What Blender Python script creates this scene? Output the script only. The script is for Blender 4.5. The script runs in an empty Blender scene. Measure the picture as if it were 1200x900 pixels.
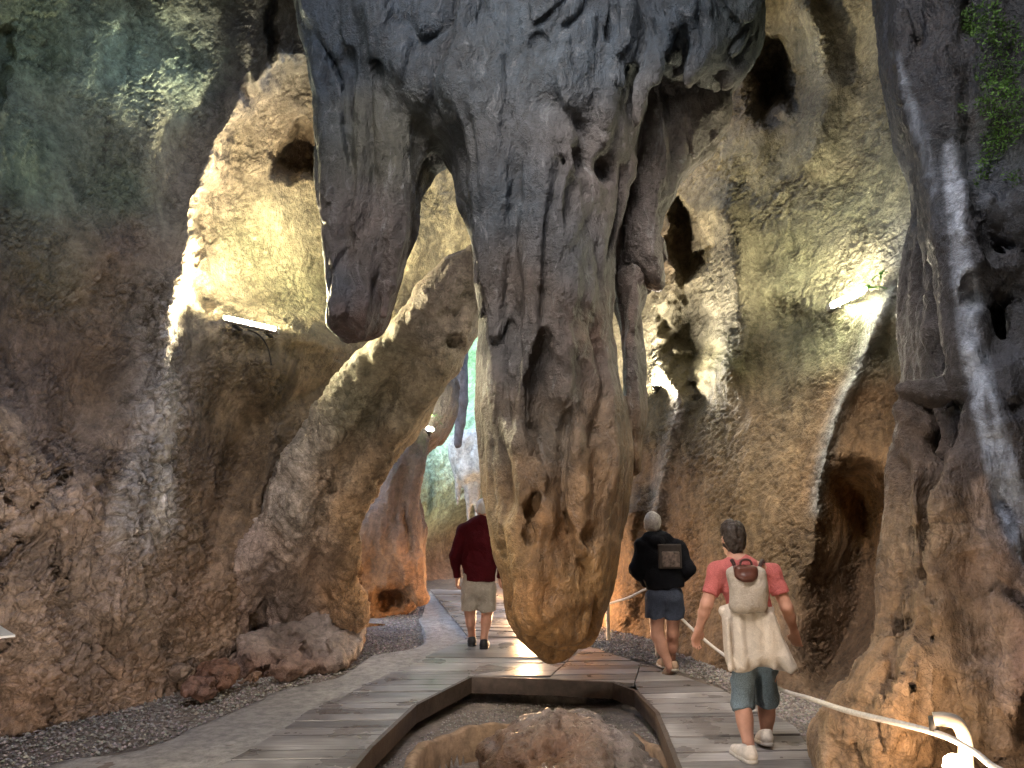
import bpy, math, random
import numpy as np
random.seed(4); RNG = np.random.default_rng(11)
SC = bpy.context.scene
COL = SC.collection

# ------------------------------------------------------------------ camera, sky, exposure
F_PX, PITCH, EYE = 901.0, math.radians(10.38), 1.6
CP, SP = math.cos(PITCH), math.sin(PITCH)
cam_data = bpy.data.cameras.new('camera'); cam = bpy.data.objects.new('camera', cam_data); COL.objects.link(cam)
cam.location = (0, 0, EYE); cam.rotation_euler = (math.pi/2 + PITCH, 0, 0)
cam_data.sensor_width = 36.0; cam_data.lens = 36.0*F_PX/1200.0; cam_data.clip_start = 0.05; cam_data.clip_end = 500
SC.camera = cam

world = bpy.data.worlds.new('World'); SC.world = world; world.use_nodes = True
wn = world.node_tree.nodes; wl = world.node_tree.links
sky = wn.new('ShaderNodeTexSky'); sky.sky_type = 'NISHITA'; sky.sun_disc = False
sky.dust_density = 3.0; sky.sun_elevation = math.radians(48); sky.sun_rotation = math.radians(200)
wl.new(sky.outputs[0], wn['Background'].inputs[0]); wn['Background'].inputs[1].default_value = 0.11
SC.view_settings.view_transform = 'Standard'; SC.view_settings.look = 'None'
SC.view_settings.gamma = 1.0; SC.view_settings.use_curve_mapping = False
SC.view_settings.exposure = 3.5
SC.render.engine = 'CYCLES'
cy = SC.cycles
cy.use_denoising = True
try: cy.denoiser = 'OPENIMAGEDENOISE'; cy.denoising_input_passes = 'RGB_ALBEDO_NORMAL'; cy.denoising_prefilter = 'NONE'
except Exception: pass
cy.use_adaptive_sampling = True; cy.adaptive_threshold = 0.02
cy.max_bounces = 5; cy.diffuse_bounces = 2; cy.glossy_bounces = 2; cy.transmission_bounces = 2
cy.caustics_reflective = False; cy.caustics_refractive = False
cy.sample_clamp_indirect = 6.0

# ------------------------------------------------------------------ picture <-> place
def ray(px, py):
    a = (np.asarray(px, float)-600)/F_PX; b = (450-np.asarray(py, float))/F_PX
    return a, CP-b*SP, SP+b*CP
def P(px, py, Y):
    a, c, s = ray(px, py); k = Y/c
    return np.array([a*k, Y + 0*k, EYE+s*k])
def proj(co):
    x, y, z = co[:, 0], co[:, 1], co[:, 2]-EYE
    d = np.maximum(y*CP + z*SP, 1e-3); u = -y*SP + z*CP
    return 600+F_PX*x/d, 450-F_PX*u/d
def floor_z(y): return 0.06*np.clip(np.asarray(y, float)-7.5, 0, 9)
def G(px, py, z=0.0):
    a, c, s = ray(px, py); Y = 6.0
    for _ in range(40):
        k = (z+floor_z(Y)-EYE)/s; Y = 0.5*Y + 0.5*np.clip(c*k, 0.5, 30)
    return np.array([a*k, c*k, z+floor_z(c*k)])

# ------------------------------------------------------------------ numpy tools
_T = RNG.random((32, 32, 32)).astype(np.float32)
def vnoise(x, y, z):
    xi, yi, zi = np.floor(x), np.floor(y), np.floor(z)
    fx, fy, fz = x-xi, y-yi, z-zi
    fx, fy, fz = [t*t*(3-2*t) for t in (fx, fy, fz)]
    i0, j0, k0 = [t.astype(np.int64) & 31 for t in (xi, yi, zi)]
    i1, j1, k1 = (i0+1) & 31, (j0+1) & 31, (k0+1) & 31
    def L(a, b, t): return a+(b-a)*t
    return L(L(L(_T[i0, j0, k0], _T[i1, j0, k0], fx), L(_T[i0, j1, k0], _T[i1, j1, k0], fx), fy),
             L(L(_T[i0, j0, k1], _T[i1, j0, k1], fx), L(_T[i0, j1, k1], _T[i1, j1, k1], fx), fy), fz)*2-1
def fbm(x, y, z, n=3):
    s = 0; a = 1.0; f = 1.0
    for i in range(n):
        s = s + a*vnoise(x*f+7.3*i, y*f+3.1*i, z*f+5.7*i); a *= 0.5; f *= 2.03
    return s
def sstep(a, b, x):
    t = np.clip((x-a)/(b-a), 0, 1); return t*t*(3-2*t)
def chaikin(p, n=2, closed=True):
    p = np.asarray(p, float)
    for _ in range(n):
        if closed:
            q = np.roll(p, -1, 0); p = np.stack([.75*p+.25*q, .25*p+.75*q], 1).reshape(-1, p.shape[1])
        else:
            a, b = p[:-1], p[1:]
            p = np.vstack([p[:1], np.stack([.75*a+.25*b, .25*a+.75*b], 1).reshape(-1, p.shape[1]), p[-1:]])
    return p
def poly_sd(X, Y, poly):
    """signed distance, positive inside"""
    d = np.full(X.shape, 1e9); ins = np.zeros(X.shape, bool); n = len(poly)
    for i in range(n):
        ax, ay = poly[i]; bx, by = poly[(i+1) % n]; ex, ey = bx-ax, by-ay
        wx, wy = X-ax, Y-ay
        t = np.clip((wx*ex+wy*ey)/(ex*ex+ey*ey+1e-12), 0, 1)
        d = np.minimum(d, (wx-ex*t)**2+(wy-ey*t)**2)
        c = ((ay <= Y) & (by > Y)) | ((by <= Y) & (ay > Y))
        ins ^= c & (X < ax + (Y-ay)*ex/(ey if ey else 1e-12))
    d = np.sqrt(d); return np.where(ins, d, -d)
def line_d(X, Y, pts):
    d = np.full(X.shape, 1e9)
    for (ax, ay), (bx, by) in zip(pts[:-1], pts[1:]):
        ex, ey = bx-ax, by-ay; wx, wy = X-ax, Y-ay
        t = np.clip((wx*ex+wy*ey)/(ex*ex+ey*ey+1e-12), 0, 1)
        d = np.minimum(d, (wx-ex*t)**2+(wy-ey*t)**2)
    return np.sqrt(d)
def tps(cp, val, X, Y, lam=1e-3):
    cp = np.asarray(cp, float)/500; val = np.asarray(val, float)
    if val.ndim == 1: val = val[:, None]
    def U(r2): return np.where(r2 > 1e-12, r2*np.log(r2+1e-12), 0)
    n = len(cp); K = U(((cp[:, None]-cp[None])**2).sum(-1)) + lam*np.eye(n)
    Q = np.c_[np.ones(n), cp]
    A = np.block([[K, Q], [Q.T, np.zeros((3, 3))]])
    w = np.linalg.solve(A, np.r_[val, np.zeros((3, val.shape[1]))])
    x, y = X.ravel()/500, Y.ravel()/500
    out = w[n]+np.outer(x, w[n+1])+np.outer(y, w[n+2])
    for i in range(n):
        out += np.outer(U((x-cp[i, 0])**2+(y-cp[i, 1])**2), w[i])
    return out.reshape(X.shape+(val.shape[1],)).squeeze()
def blend_cols(pts, px, py, p=3.0):
    """rock colours, some with light and shade painted in: inverse distance blend of (px,py,(r,g,b)[,weight])"""
    num = np.zeros((len(px), 3)); den = np.zeros(len(px))
    for e in pts:
        w = (e[3] if len(e) > 3 else 1.0)/(((px-e[0])**2+(py-e[1])**2)/900+1)**(p/2)
        num += w[:, None]*np.array(e[2]); den += w
    return num/den[:, None]

# ------------------------------------------------------------------ mesh tools
def mesh_np(name, co, faces, smooth=True, tint=None):
    co = np.asarray(co, np.float32); faces = np.asarray(faces, np.int32); k = faces.shape[1]
    me = bpy.data.meshes.new(name)
    me.vertices.add(len(co)); me.vertices.foreach_set('co', co.ravel())
    me.loops.add(faces.size); me.loops.foreach_set('vertex_index', faces.ravel())
    me.polygons.add(len(faces)); me.polygons.foreach_set('loop_start', np.arange(0, faces.size, k, dtype=np.int32))
    me.update(calc_edges=True); me.validate()
    me.polygons.foreach_set('use_smooth', np.full(len(me.polygons), smooth))
    if tint is not None:
        a = me.attributes.new('tint', 'FLOAT_COLOR', 'POINT')
        a.data.foreach_set('color', np.c_[tint, np.ones(len(co))].astype(np.float32).ravel())
    return me
def link(name, me, mat=None, parent=None):
    o = bpy.data.objects.new(name, me); COL.objects.link(o)
    if mat is not None: me.materials.append(mat)
    if parent is not None: o.parent = parent
    return o
def tag(o, label, cat, group=None):
    o['label'] = label; o['category'] = cat
    if group: o['group'] = group
    return o
def thing(name, label, cat, loc=(0, 0, 0), group=None):
    o = bpy.data.objects.new(name, None); COL.objects.link(o); o.location = [float(v) for v in loc]
    o.empty_display_size = 0.1
    return tag(o, label, cat, group)
def part(name, me, mat, root):
    """mesh given in world metres, parented to root without moving"""
    co = np.empty(len(me.vertices)*3, np.float32); me.vertices.foreach_get('co', co)
    co = co.reshape(-1, 3); co -= np.array(world_loc(root), np.float32)
    me.vertices.foreach_set('co', co.ravel()); me.update()
    return link(name, me, mat, root)
def world_loc(o):
    v = np.array(o.location)
    while o.parent is not None: o = o.parent; v = v+np.array(o.location)
    return v
def struct(o): o['kind'] = 'structure'; return o
class MB:
    """collects simple solids into one mesh"""
    def __init__(s): s.v = []; s.f = []
    def add(s, v, f):
        n = len(s.v); s.v += [tuple(map(float, q)) for q in v]; s.f += [tuple(i+n for i in q) for q in f]
    def box(s, c, h, rz=0.0, bevel=0.0):
        cx, cy_, cz = c; r = []
        for dx, dy, dz in [(-1,-1,-1),(1,-1,-1),(1,1,-1),(-1,1,-1),(-1,-1,1),(1,-1,1),(1,1,1),(-1,1,1)]:
            x, y = dx*h[0], dy*h[1]
            r.append((cx+x*math.cos(rz)-y*math.sin(rz), cy_+x*math.sin(rz)+y*math.cos(rz), cz+dz*h[2]))
        s.add(r, [(3,2,1,0),(4,5,6,7),(0,1,5,4),(1,2,6,5),(2,3,7,6),(3,0,4,7)])
    def tube(s, pts, r, n=8, cap=True):
        pts = [np.array(p, float) for p in pts]; rs = r if hasattr(r, '__len__') else [r]*len(pts)
        V = []; Fc = []; up = None
        for i, p in enumerate(pts):
            t = pts[min(i+1, len(pts)-1)]-pts[max(i-1, 0)]; t /= np.linalg.norm(t)+1e-9
            if up is None:
                up = np.array([0, 0, 1.]) if abs(t[2]) < .9 else np.array([1., 0, 0])
            a = np.cross(t, up); a /= np.linalg.norm(a)+1e-9; b = np.cross(a, t); up = b
            for k in range(n):
                w = 2*math.pi*k/n; V.append(p+rs[i]*(math.cos(w)*a+math.sin(w)*b))
        for i in range(len(pts)-1):
            for k in range(n):
                k2 = (k+1) % n; Fc.append((i*n+k, i*n+k2, (i+1)*n+k2, (i+1)*n+k))
        if cap: Fc += [tuple(range(n))[::-1], tuple((len(pts)-1)*n+k for k in range(n))]
        s.add(V, Fc)
    def mesh(s, name, smooth=False):
        me = bpy.data.meshes.new(name); me.from_pydata(s.v, [], s.f); me.update()
        import bmesh
        bm = bmesh.new(); bm.from_mesh(me); bmesh.ops.recalc_face_normals(bm, faces=bm.faces); bm.to_mesh(me); bm.free()
        if smooth: me.polygons.foreach_set('use_smooth', np.ones(len(me.polygons), bool))
        return me
def spline(pts, n=6):
    pts = np.asarray(pts, float); out = []
    for i in range(len(pts)-1):
        p0, p1, p2, p3 = pts[max(i-1, 0)], pts[i], pts[i+1], pts[min(i+2, len(pts)-1)]
        for k in range(n):
            t = k/n
            out.append(.5*((2*p1)+(-p0+p2)*t+(2*p0-5*p1+4*p2-p3)*t*t+(-p0+3*p1-3*p2+p3)*t**3))
    out.append(pts[-1]); return np.array(out)

# ---- volumes: smooth unions of tapered limbs and rounded slabs, meshed by surface nets
class Vol:
    def __init__(s, lo, hi, h):
        s.lo = np.array(lo, float); s.h = h; s.n = np.ceil((np.array(hi)-s.lo)/h).astype(int)+1
        s.ax = [(s.lo[i]+h*np.arange(s.n[i])).astype(np.float32) for i in range(3)]
        s.F = np.full(s.n, 9.0, np.float32)
    def _blk(s, lo, hi):
        return tuple(slice(int(np.clip(math.floor((lo[i]-s.lo[i])/s.h), 0, s.n[i])), int(np.clip(math.ceil((hi[i]-s.lo[i])/s.h)+1, 0, s.n[i]))) for i in range(3))
    def _put(s, b, d, k, sub):
        a = s.F[b]
        if sub: a = -a
        if k > 0:
            h = np.clip(.5+.5*(d-a)/k, 0, 1); r = d+(a-d)*h-k*h*(1-h)
        else: r = np.minimum(a, d)
        s.F[b] = -r if sub else r
    def limb(s, pts, k=0.02, sub=False, sy=1.0, sx=1.0, flat=False):
        pts = np.asarray(pts, float)
        for i_, (a, b) in enumerate(zip(pts[:-1], pts[1:])):
            m = max(a[3], b[3])*max(1, sy, sx)+k*2+3*s.h
            B = s._blk(np.minimum(a[:3], b[:3])-m, np.maximum(a[:3], b[:3])+m)
            X = s.ax[0][B[0]][:, None, None]; Y = s.ax[1][B[1]][None, :, None]; Z = s.ax[2][B[2]][None, None, :]
            if 0 in (X.size, Y.size, Z.size): continue
            e = b[:3]-a[:3]; L = (e*e).sum()+1e-9
            t = np.clip(((X-a[0])*e[0]+(Y-a[1])*e[1]+(Z-a[2])*e[2])/L, 0, 1)
            d = np.sqrt(((X-a[0]-e[0]*t)/sx)**2+((Y-a[1]-e[1]*t)/sy)**2+(Z-a[2]-e[2]*t)**2)-(a[3]+(b[3]-a[3])*t)
            if flat and i_ == len(pts)-2: d = np.maximum(d, ((X-b[0])*e[0]+(Y-b[1])*e[1]+(Z-b[2])*e[2])/math.sqrt(L))
            s._put(B, d.astype(np.float32), k, sub)
    def ball(s, c, r, k=0.02, sub=False, sx=1, sy=1, sz=1):
        m = max(r*max(sx, sy, sz), r)+2*k+3*s.h; c = np.asarray(c, float); B = s._blk(c-m, c+m)
        X = s.ax[0][B[0]][:, None, None]; Y = s.ax[1][B[1]][None, :, None]; Z = s.ax[2][B[2]][None, None, :]
        if 0 in (X.size, Y.size, Z.size): return
        d = np.sqrt(((X-c[0])/sx)**2+((Y-c[1])/sy)**2+((Z-c[2])/sz)**2)-r
        s._put(B, d.astype(np.float32), k, sub)
    def slab(s, poly, Yc, T, R, k=0.05, sub=False, sm=2, tilt=0.0, fy=None):
        """rounded slab whose outline is a picture polygon put at depth Yc (number or function of py), half thickness T"""
        p = chaikin(poly, sm) if sm else np.asarray(poly, float)
        yc = np.array([Yc(q[0], q[1]) if callable(Yc) else Yc for q in p])
        w = np.array([P(q[0], q[1], y) for q, y in zip(p, yc)])
        m = R+2*k+3*s.h
        lo = w.min(0)-m; hi = w.max(0)+m; lo[1] -= T; hi[1] += T
        B = s._blk(lo, hi)
        X = s.ax[0][B[0]].astype(float); Z = s.ax[2][B[2]].astype(float); Y = s.ax[1][B[1]]
        if 0 in (X.size, Y.size, Z.size): return
        XX, ZZ = np.meshgrid(X, Z, indexing='ij')
        sd = poly_sd(XX, ZZ, w[:, [0, 2]])
        if callable(Yc):
            A = np.c_[np.ones(len(w)), w[:, 0], w[:, 2]]; cf = np.linalg.lstsq(A, yc, rcond=None)[0]
            C = cf[0]+cf[1]*XX+cf[2]*ZZ
        else: C = np.full(XX.shape, Yc)
        q = np.maximum(R-sd, 0).astype(np.float32)
        dy = (Y[None, :, None]-C[:, None, :].astype(np.float32))*(R/T)
        d = np.sqrt(q[:, None, :]**2+dy**2)-R
        s._put(B, d.astype(np.float32), k, sub)
    def rbox(s, c, half, r, rz=0.0, k=0.0, sub=False):
        c = np.asarray(c, float); m = max(half)*1.5+r+2*k+3*s.h; B = s._blk(c-m, c+m)
        X = s.ax[0][B[0]][:, None, None]-c[0]; Y = s.ax[1][B[1]][None, :, None]-c[1]; Z = s.ax[2][B[2]][None, None, :]-c[2]
        if 0 in (X.size, Y.size, Z.size): return
        x = X*math.cos(rz)+Y*math.sin(rz); y = -X*math.sin(rz)+Y*math.cos(rz)
        qx, qy, qz = np.abs(x)-half[0]+r, np.abs(y)-half[1]+r, np.abs(Z)-half[2]+r
        d = np.sqrt(np.maximum(qx, 0)**2+np.maximum(qy, 0)**2+np.maximum(qz, 0)**2)+np.minimum(np.maximum(np.maximum(qx, qy), qz), 0)-r
        s._put(B, d.astype(np.float32), k, sub)
    def noise(s, amp, fx, fy, fz, n=2, off=0.0):
        m = np.abs(s.F) < amp*2.5+3*s.h
        i, j, k = np.nonzero(m)
        x, y, z = s.ax[0][i], s.ax[1][j], s.ax[2][k]
        s.F[i, j, k] += amp*fbm(x*fx+off, y*fy+off, z*fz+off, n).astype(np.float32)
    def crease(s, amp, fx, fy, fz, w=.22, off=0.0):
        m = np.abs(s.F) < amp*2+3*s.h; i, j, k = np.nonzero(m); x, y, z = s.ax[0][i], s.ax[1][j], s.ax[2][k]
        wv = .35*vnoise(x*1.7+3, y*1.7, z*1.1); n = np.abs(fbm((x+wv)*fx+off, (y+wv)*fy+off, z*fz+off, 2)); g = np.clip(.6+1.2*vnoise(x*1.3+9, y*1.3, z*.7+off), 0, 1)
        s.F[i, j, k] += (amp*g*np.clip(1-n/w, 0, 1)**1.3).astype(np.float32)
    def cut(s, axis, val, keep_above=True):
        sh = [1, 1, 1]; sh[axis] = -1; a = s.ax[axis].reshape(sh)
        s.F = np.maximum(s.F, (val-a) if keep_above else (a-val))
    def net(s):
        F = s.F; F[0] = F[-1] = 1; F[:, 0] = F[:, -1] = 1; F[:, :, 0] = F[:, :, -1] = 1
        S = F < 0
        c = [S[dx:S.shape[0]-1+dx, dy:S.shape[1]-1+dy, dz:S.shape[2]-1+dz] for dx in (0, 1) for dy in (0, 1) for dz in (0, 1)]
        al = c[0].copy(); an = c[0].copy()
        for q in c[1:]: al &= q; an |= q
        act = an & ~al; I = np.nonzero(act); N = len(I[0])
        idx = np.full(act.shape, -1, np.int32); idx[I] = np.arange(N)
        corner = [(dx, dy, dz) for dx in (0, 1) for dy in (0, 1) for dz in (0, 1)]
        val = {k: F[I[0]+k[0], I[1]+k[1], I[2]+k[2]] for k in corner}
        acc = np.zeros((N, 3)); cnt = np.zeros(N)
        for a in corner:
            for ax in range(3):
                if a[ax]: continue
                b = list(a); b[ax] = 1; b = tuple(b); va, vb = val[a], val[b]
                cr = (va < 0) != (vb < 0); t = np.where(cr, va/np.where(cr, va-vb, 1), 0)
                for q in range(3): acc[:, q] += np.where(cr, a[q]+(t if q == ax else 0), 0)
                cnt += cr
        co = (acc/np.maximum(cnt, 1)[:, None]+np.stack(I, 1))*s.h+s.lo
        faces = []
        for ax in range(3):
            sl0 = [slice(None)]*3; sl1 = [slice(None)]*3; sl0[ax] = slice(0, -1); sl1[ax] = slice(1, None)
            A, Bm = S[tuple(sl0)], S[tuple(sl1)]; E = np.nonzero(A != Bm); u, v = [(1, 2), (2, 0), (0, 1)][ax]
            ok = (E[u] > 0) & (E[v] > 0) & (E[u] < s.n[u]-1) & (E[v] < s.n[v]-1)
            E = [e[ok] for e in E]
            def g(du, dv):
                q = [E[0].copy(), E[1].copy(), E[2].copy()]; q[u] -= du; q[v] -= dv; return idx[q[0], q[1], q[2]]
            Q = np.stack([g(1, 1), g(0, 1), g(0, 0), g(1, 0)], 1); fl = ~A[tuple(E)]; Q[fl] = Q[fl][:, ::-1]
            faces.append(Q)
        Fc = np.vstack(faces); Fc = Fc[(Fc >= 0).all(1)]
        return co, Fc

# ------------------------------------------------------------------ materials
def nt(name, disp=False):
    m = bpy.data.materials.new(name); m.use_nodes = True
    if disp: m.displacement_method = 'DISPLACEMENT'
    return m, m.node_tree.nodes, m.node_tree.links, m.node_tree.nodes['Principled BSDF']
def nd(N, t, **kw):
    n = N.new(t)
    for k, v in kw.items():
        if k in n.inputs: n.inputs[k].default_value = v
        else: setattr(n, k, v)
    return n
def math_(N, L, op, a, b=None):
    n = N.new('ShaderNodeMath'); n.operation = op
    for i, v in enumerate((a, b)):
        if v is None: continue
        if isinstance(v, (int, float)): n.inputs[i].default_value = v
        else: L.new(v, n.inputs[i])
    return n.outputs[0]
def mixc(N, L, fac, a, b, mode='MIX'):
    n = N.new('ShaderNodeMix'); n.data_type = 'RGBA'; n.blend_type = mode
    for i, v in ((0, fac), (6, a), (7, b)):
        if isinstance(v, (int, float)): n.inputs[i].default_value = v
        elif isinstance(v, tuple): n.inputs[i].default_value = v+(1,) if len(v) == 3 else v
        else: L.new(v, n.inputs[i])
    return n.outputs[2]
def ramp(N, L, src, stops):
    r = N.new('ShaderNodeValToRGB'); e = r.color_ramp.elements
    e[0].position, e[0].color = stops[0][0], (*[stops[0][1]]*3, 1); e[1].position, e[1].color = stops[-1][0], (*[stops[-1][1]]*3, 1)
    for p, v in stops[1:-1]:
        q = e.new(p); q.color = (v, v, v, 1)
    L.new(src, r.inputs[0]); return r.outputs[0]

def rock(name, lump=0.03, lump_s=2.2, crack=0.0, crack_s=5.0, nod=0.0, nod_s=9.0, streak=0.0, grain=0.004, rough=0.75, vein=0.0, color=None, var=0.55, stretch=1.0, spec=0.35, pits=0.0, calm=False):
    m, N, L, B = nt(name, True)
    geo = N.new('ShaderNodeNewGeometry'); pos = geo.outputs['Position']
    warp = nd(N, 'ShaderNodeTexNoise', Scale=1.7, Detail=2.0); L.new(pos, warp.inputs['Vector'])
    wv = N.new('ShaderNodeVectorMath'); wv.operation = 'MULTIPLY_ADD'; L.new(warp.outputs['Color'], wv.inputs[0])
    wv.inputs[1].default_value = (.5, .5, .5); L.new(pos, wv.inputs[2]); wp = wv.outputs[0]
    mp = N.new('ShaderNodeMapping'); mp.inputs['Scale'].default_value = (1, 1, stretch); L.new(wp, mp.inputs['Vector']); sp_ = mp.outputs[0]
    n1 = nd(N, 'ShaderNodeTexNoise', Scale=lump_s, Detail=7.0, Roughness=0.62); L.new(sp_, n1.inputs['Vector'])
    n2 = nd(N, 'ShaderNodeTexNoise', Scale=26.0, Detail=6.0, Roughness=0.7); L.new(pos, n2.inputs['Vector'])
    h = math_(N, L, 'MULTIPLY', math_(N, L, 'SUBTRACT', n1.outputs[0], 0.5), lump*2.2)
    if calm:
        cf = N.new('ShaderNodeAttribute'); cf.attribute_name = 'rugged'; h = math_(N, L, 'MULTIPLY', h, cf.outputs['Fac'])
    h = math_(N, L, 'ADD', h, math_(N, L, 'MULTIPLY', math_(N, L, 'SUBTRACT', n2.outputs[0], 0.5), grain*2))
    dark = None
    if crack > 0:
        wf = nd(N, 'ShaderNodeTexNoise', Scale=5.0, Detail=3.0); L.new(pos, wf.inputs['Vector'])
        w2 = N.new('ShaderNodeVectorMath'); w2.operation = 'MULTIPLY_ADD'; L.new(wf.outputs['Color'], w2.inputs[0]); w2.inputs[1].default_value = (.3, .3, .3); L.new(pos, w2.inputs[2])
        mk = N.new('ShaderNodeMapping'); mk.inputs['Scale'].default_value = (1, 1, 1.9); L.new(w2.outputs[0], mk.inputs['Vector'])
        v = nd(N, 'ShaderNodeTexVoronoi', Scale=crack_s, feature='DISTANCE_TO_EDGE'); L.new(mk.outputs[0], v.inputs['Vector'])
        v2 = nd(N, 'ShaderNodeTexVoronoi', Scale=crack_s*2.3, feature='DISTANCE_TO_EDGE'); L.new(mk.outputs[0], v2.inputs['Vector'])
        cm = nd(N, 'ShaderNodeTexNoise', Scale=2.1, Detail=3.0); L.new(pos, cm.inputs['Vector'])
        gate = ramp(N, L, cm.outputs[0], [(0.38, 0.1), (0.62, 1.0)])
        c1 = ramp(N, L, v.outputs['Distance'], [(0.0, 1.0), (0.05, 0.35), (0.13, 0.0)])
        c2 = ramp(N, L, v2.outputs['Distance'], [(0.0, 0.6), (0.08, 0.2), (0.2, 0.0)])
        cr = math_(N, L, 'MULTIPLY', math_(N, L, 'MAXIMUM', c1, c2), gate)
        h = math_(N, L, 'SUBTRACT', h, math_(N, L, 'MULTIPLY', cr, crack)); dark = cr
    if nod > 0:
        mn = N.new('ShaderNodeMapping'); mn.inputs['Scale'].default_value = (1, 1, .72); L.new(wp, mn.inputs['Vector'])
        v = nd(N, 'ShaderNodeTexVoronoi', Scale=nod_s, feature='DISTANCE_TO_EDGE'); L.new(mn.outputs[0], v.inputs['Vector'])
        v3 = nd(N, 'ShaderNodeTexVoronoi', Scale=nod_s*2.2, feature='DISTANCE_TO_EDGE'); L.new(wp, v3.inputs['Vector'])
        p1 = ramp(N, L, v.outputs['Distance'], [(0.0, 0.0), (0.07, 0.55), (0.3, 1.0)]); p2 = ramp(N, L, v3.outputs['Distance'], [(0.0, 0.0), (0.1, 0.6), (0.35, 1.0)])
        ng = nd(N, 'ShaderNodeTexNoise', Scale=3.0, Detail=2.0); L.new(pos, ng.inputs['Vector']); gt = ramp(N, L, ng.outputs[0], [(.35, .25), (.62, 1.0)])
        q = math_(N, L, 'ADD', math_(N, L, 'MULTIPLY', math_(N, L, 'MULTIPLY', p1, gt), nod*1.2), math_(N, L, 'MULTIPLY', p2, nod*0.55))
        nm = N.new('ShaderNodeAttribute'); nm.attribute_name = 'nod'
        h = math_(N, L, 'ADD', h, math_(N, L, 'MULTIPLY', math_(N, L, 'SUBTRACT', q, nod), nm.outputs['Fac']))
        dn = math_(N, L, 'MULTIPLY', math_(N, L, 'SUBTRACT', 1.0, ramp(N, L, v.outputs['Distance'], [(0.0, 0.0), (0.07, 1.0)])), math_(N, L, 'MULTIPLY', nm.outputs['Fac'], gt))
        dark = dn if dark is None else math_(N, L, 'MAXIMUM', dark, dn)
    if streak > 0:
        ms = N.new('ShaderNodeMapping'); ms.inputs['Scale'].default_value = (7, 7, 0.55); L.new(wp, ms.inputs['Vector'])
        st = nd(N, 'ShaderNodeTexNoise', Scale=1.0, Detail=5.0, Roughness=0.66); L.new(ms.outputs[0], st.inputs['Vector'])
        h = math_(N, L, 'ADD', h, math_(N, L, 'MULTIPLY', math_(N, L, 'SUBTRACT', st.outputs[0], 0.5), streak*2))
    if pits > 0:
        pv = nd(N, 'ShaderNodeTexVoronoi', Scale=13.0); L.new(wp, pv.inputs['Vector'])
        pm = ramp(N, L, pv.outputs['Distance'], [(0.08, 1.0), (0.22, 0.0)])
        h = math_(N, L, 'SUBTRACT', h, math_(N, L, 'MULTIPLY', pm, pits))
        dark = pm if dark is None else math_(N, L, 'MAXIMUM', dark, pm)
    dsp = N.new('ShaderNodeDisplacement'); dsp.inputs['Midlevel'].default_value = 0.0; dsp.inputs['Scale'].default_value = 1.0
    L.new(h, dsp.inputs['Height']); L.new(dsp.outputs[0], N['Material Output'].inputs['Displacement'])
    if color is None:
        at = N.new('ShaderNodeAttribute'); at.attribute_name = 'tint'; c = at.outputs['Color']
    else:
        rgb = N.new('ShaderNodeRGB'); rgb.outputs[0].default_value = (*color, 1); c = rgb.outputs[0]
    big = nd(N, 'ShaderNodeTexNoise', Scale=1.1, Detail=5.0, Roughness=0.65); L.new(wp, big.inputs['Vector'])
    c = mixc(N, L, 1.0, c, ramp(N, L, big.outputs[0], [(0.25, 1-var), (0.5, 0.95), (0.75, 1+var*0.55)]), 'MULTIPLY')
    fine = nd(N, 'ShaderNodeTexNoise', Scale=11.0, Detail=5.0, Roughness=0.75); L.new(pos, fine.inputs['Vector'])
    c = mixc(N, L, 1.0, c, ramp(N, L, fine.outputs[0], [(0.28, 0.42), (0.5, 0.97), (0.72, 1.45)]), 'MULTIPLY')
    if streak > 0:
        c = mixc(N, L, 0.8, c, ramp(N, L, st.outputs[0], [(0.3, 0.55), (0.5, 1.0), (0.72, 1.35)]), 'MULTIPLY')
    if vein > 0:
        mv = N.new('ShaderNodeMapping'); mv.inputs['Scale'].default_value = (4, 4, 0.8); L.new(wp, mv.inputs['Vector'])
        vn = nd(N, 'ShaderNodeTexNoise', Scale=2.4, Detail=4.0, Roughness=0.75); L.new(mv.outputs[0], vn.inputs['Vector'])
        c = mixc(N, L, math_(N, L, 'MULTIPLY', ramp(N, L, vn.outputs[0], [(0.58, 0.0), (0.72, 1.0)]), vein), c, (0.42, 0.45, 0.47))
    if dark is not None:
        c = mixc(N, L, math_(N, L, 'MULTIPLY', dark, 0.55), c, (0.03, 0.02, 0.015))   # dirt held in the open joints
    L.new(c, B.inputs['Base Color'])
    bn = nd(N, 'ShaderNodeTexNoise', Scale=22.0, Detail=4.0, Roughness=0.75); L.new(pos, bn.inputs['Vector'])
    bp = N.new('ShaderNodeBump'); bp.inputs['Strength'].default_value = 0.9; bp.inputs['Distance'].default_value = 0.035
    bh = bn.outputs[0]
    if streak > 0: bh = math_(N, L, 'ADD', bh, math_(N, L, 'MULTIPLY', st.outputs[0], 1.6))
    L.new(bh, bp.inputs['Height']); L.new(bp.outputs[0], B.inputs['Normal'])
    rr = ramp(N, L, fine.outputs[0], [(0.3, rough-0.18), (0.7, min(1, rough+0.12))]); L.new(rr, B.inputs['Roughness'])
    B.inputs['Specular IOR Level'].default_value = spec
    return m
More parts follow.
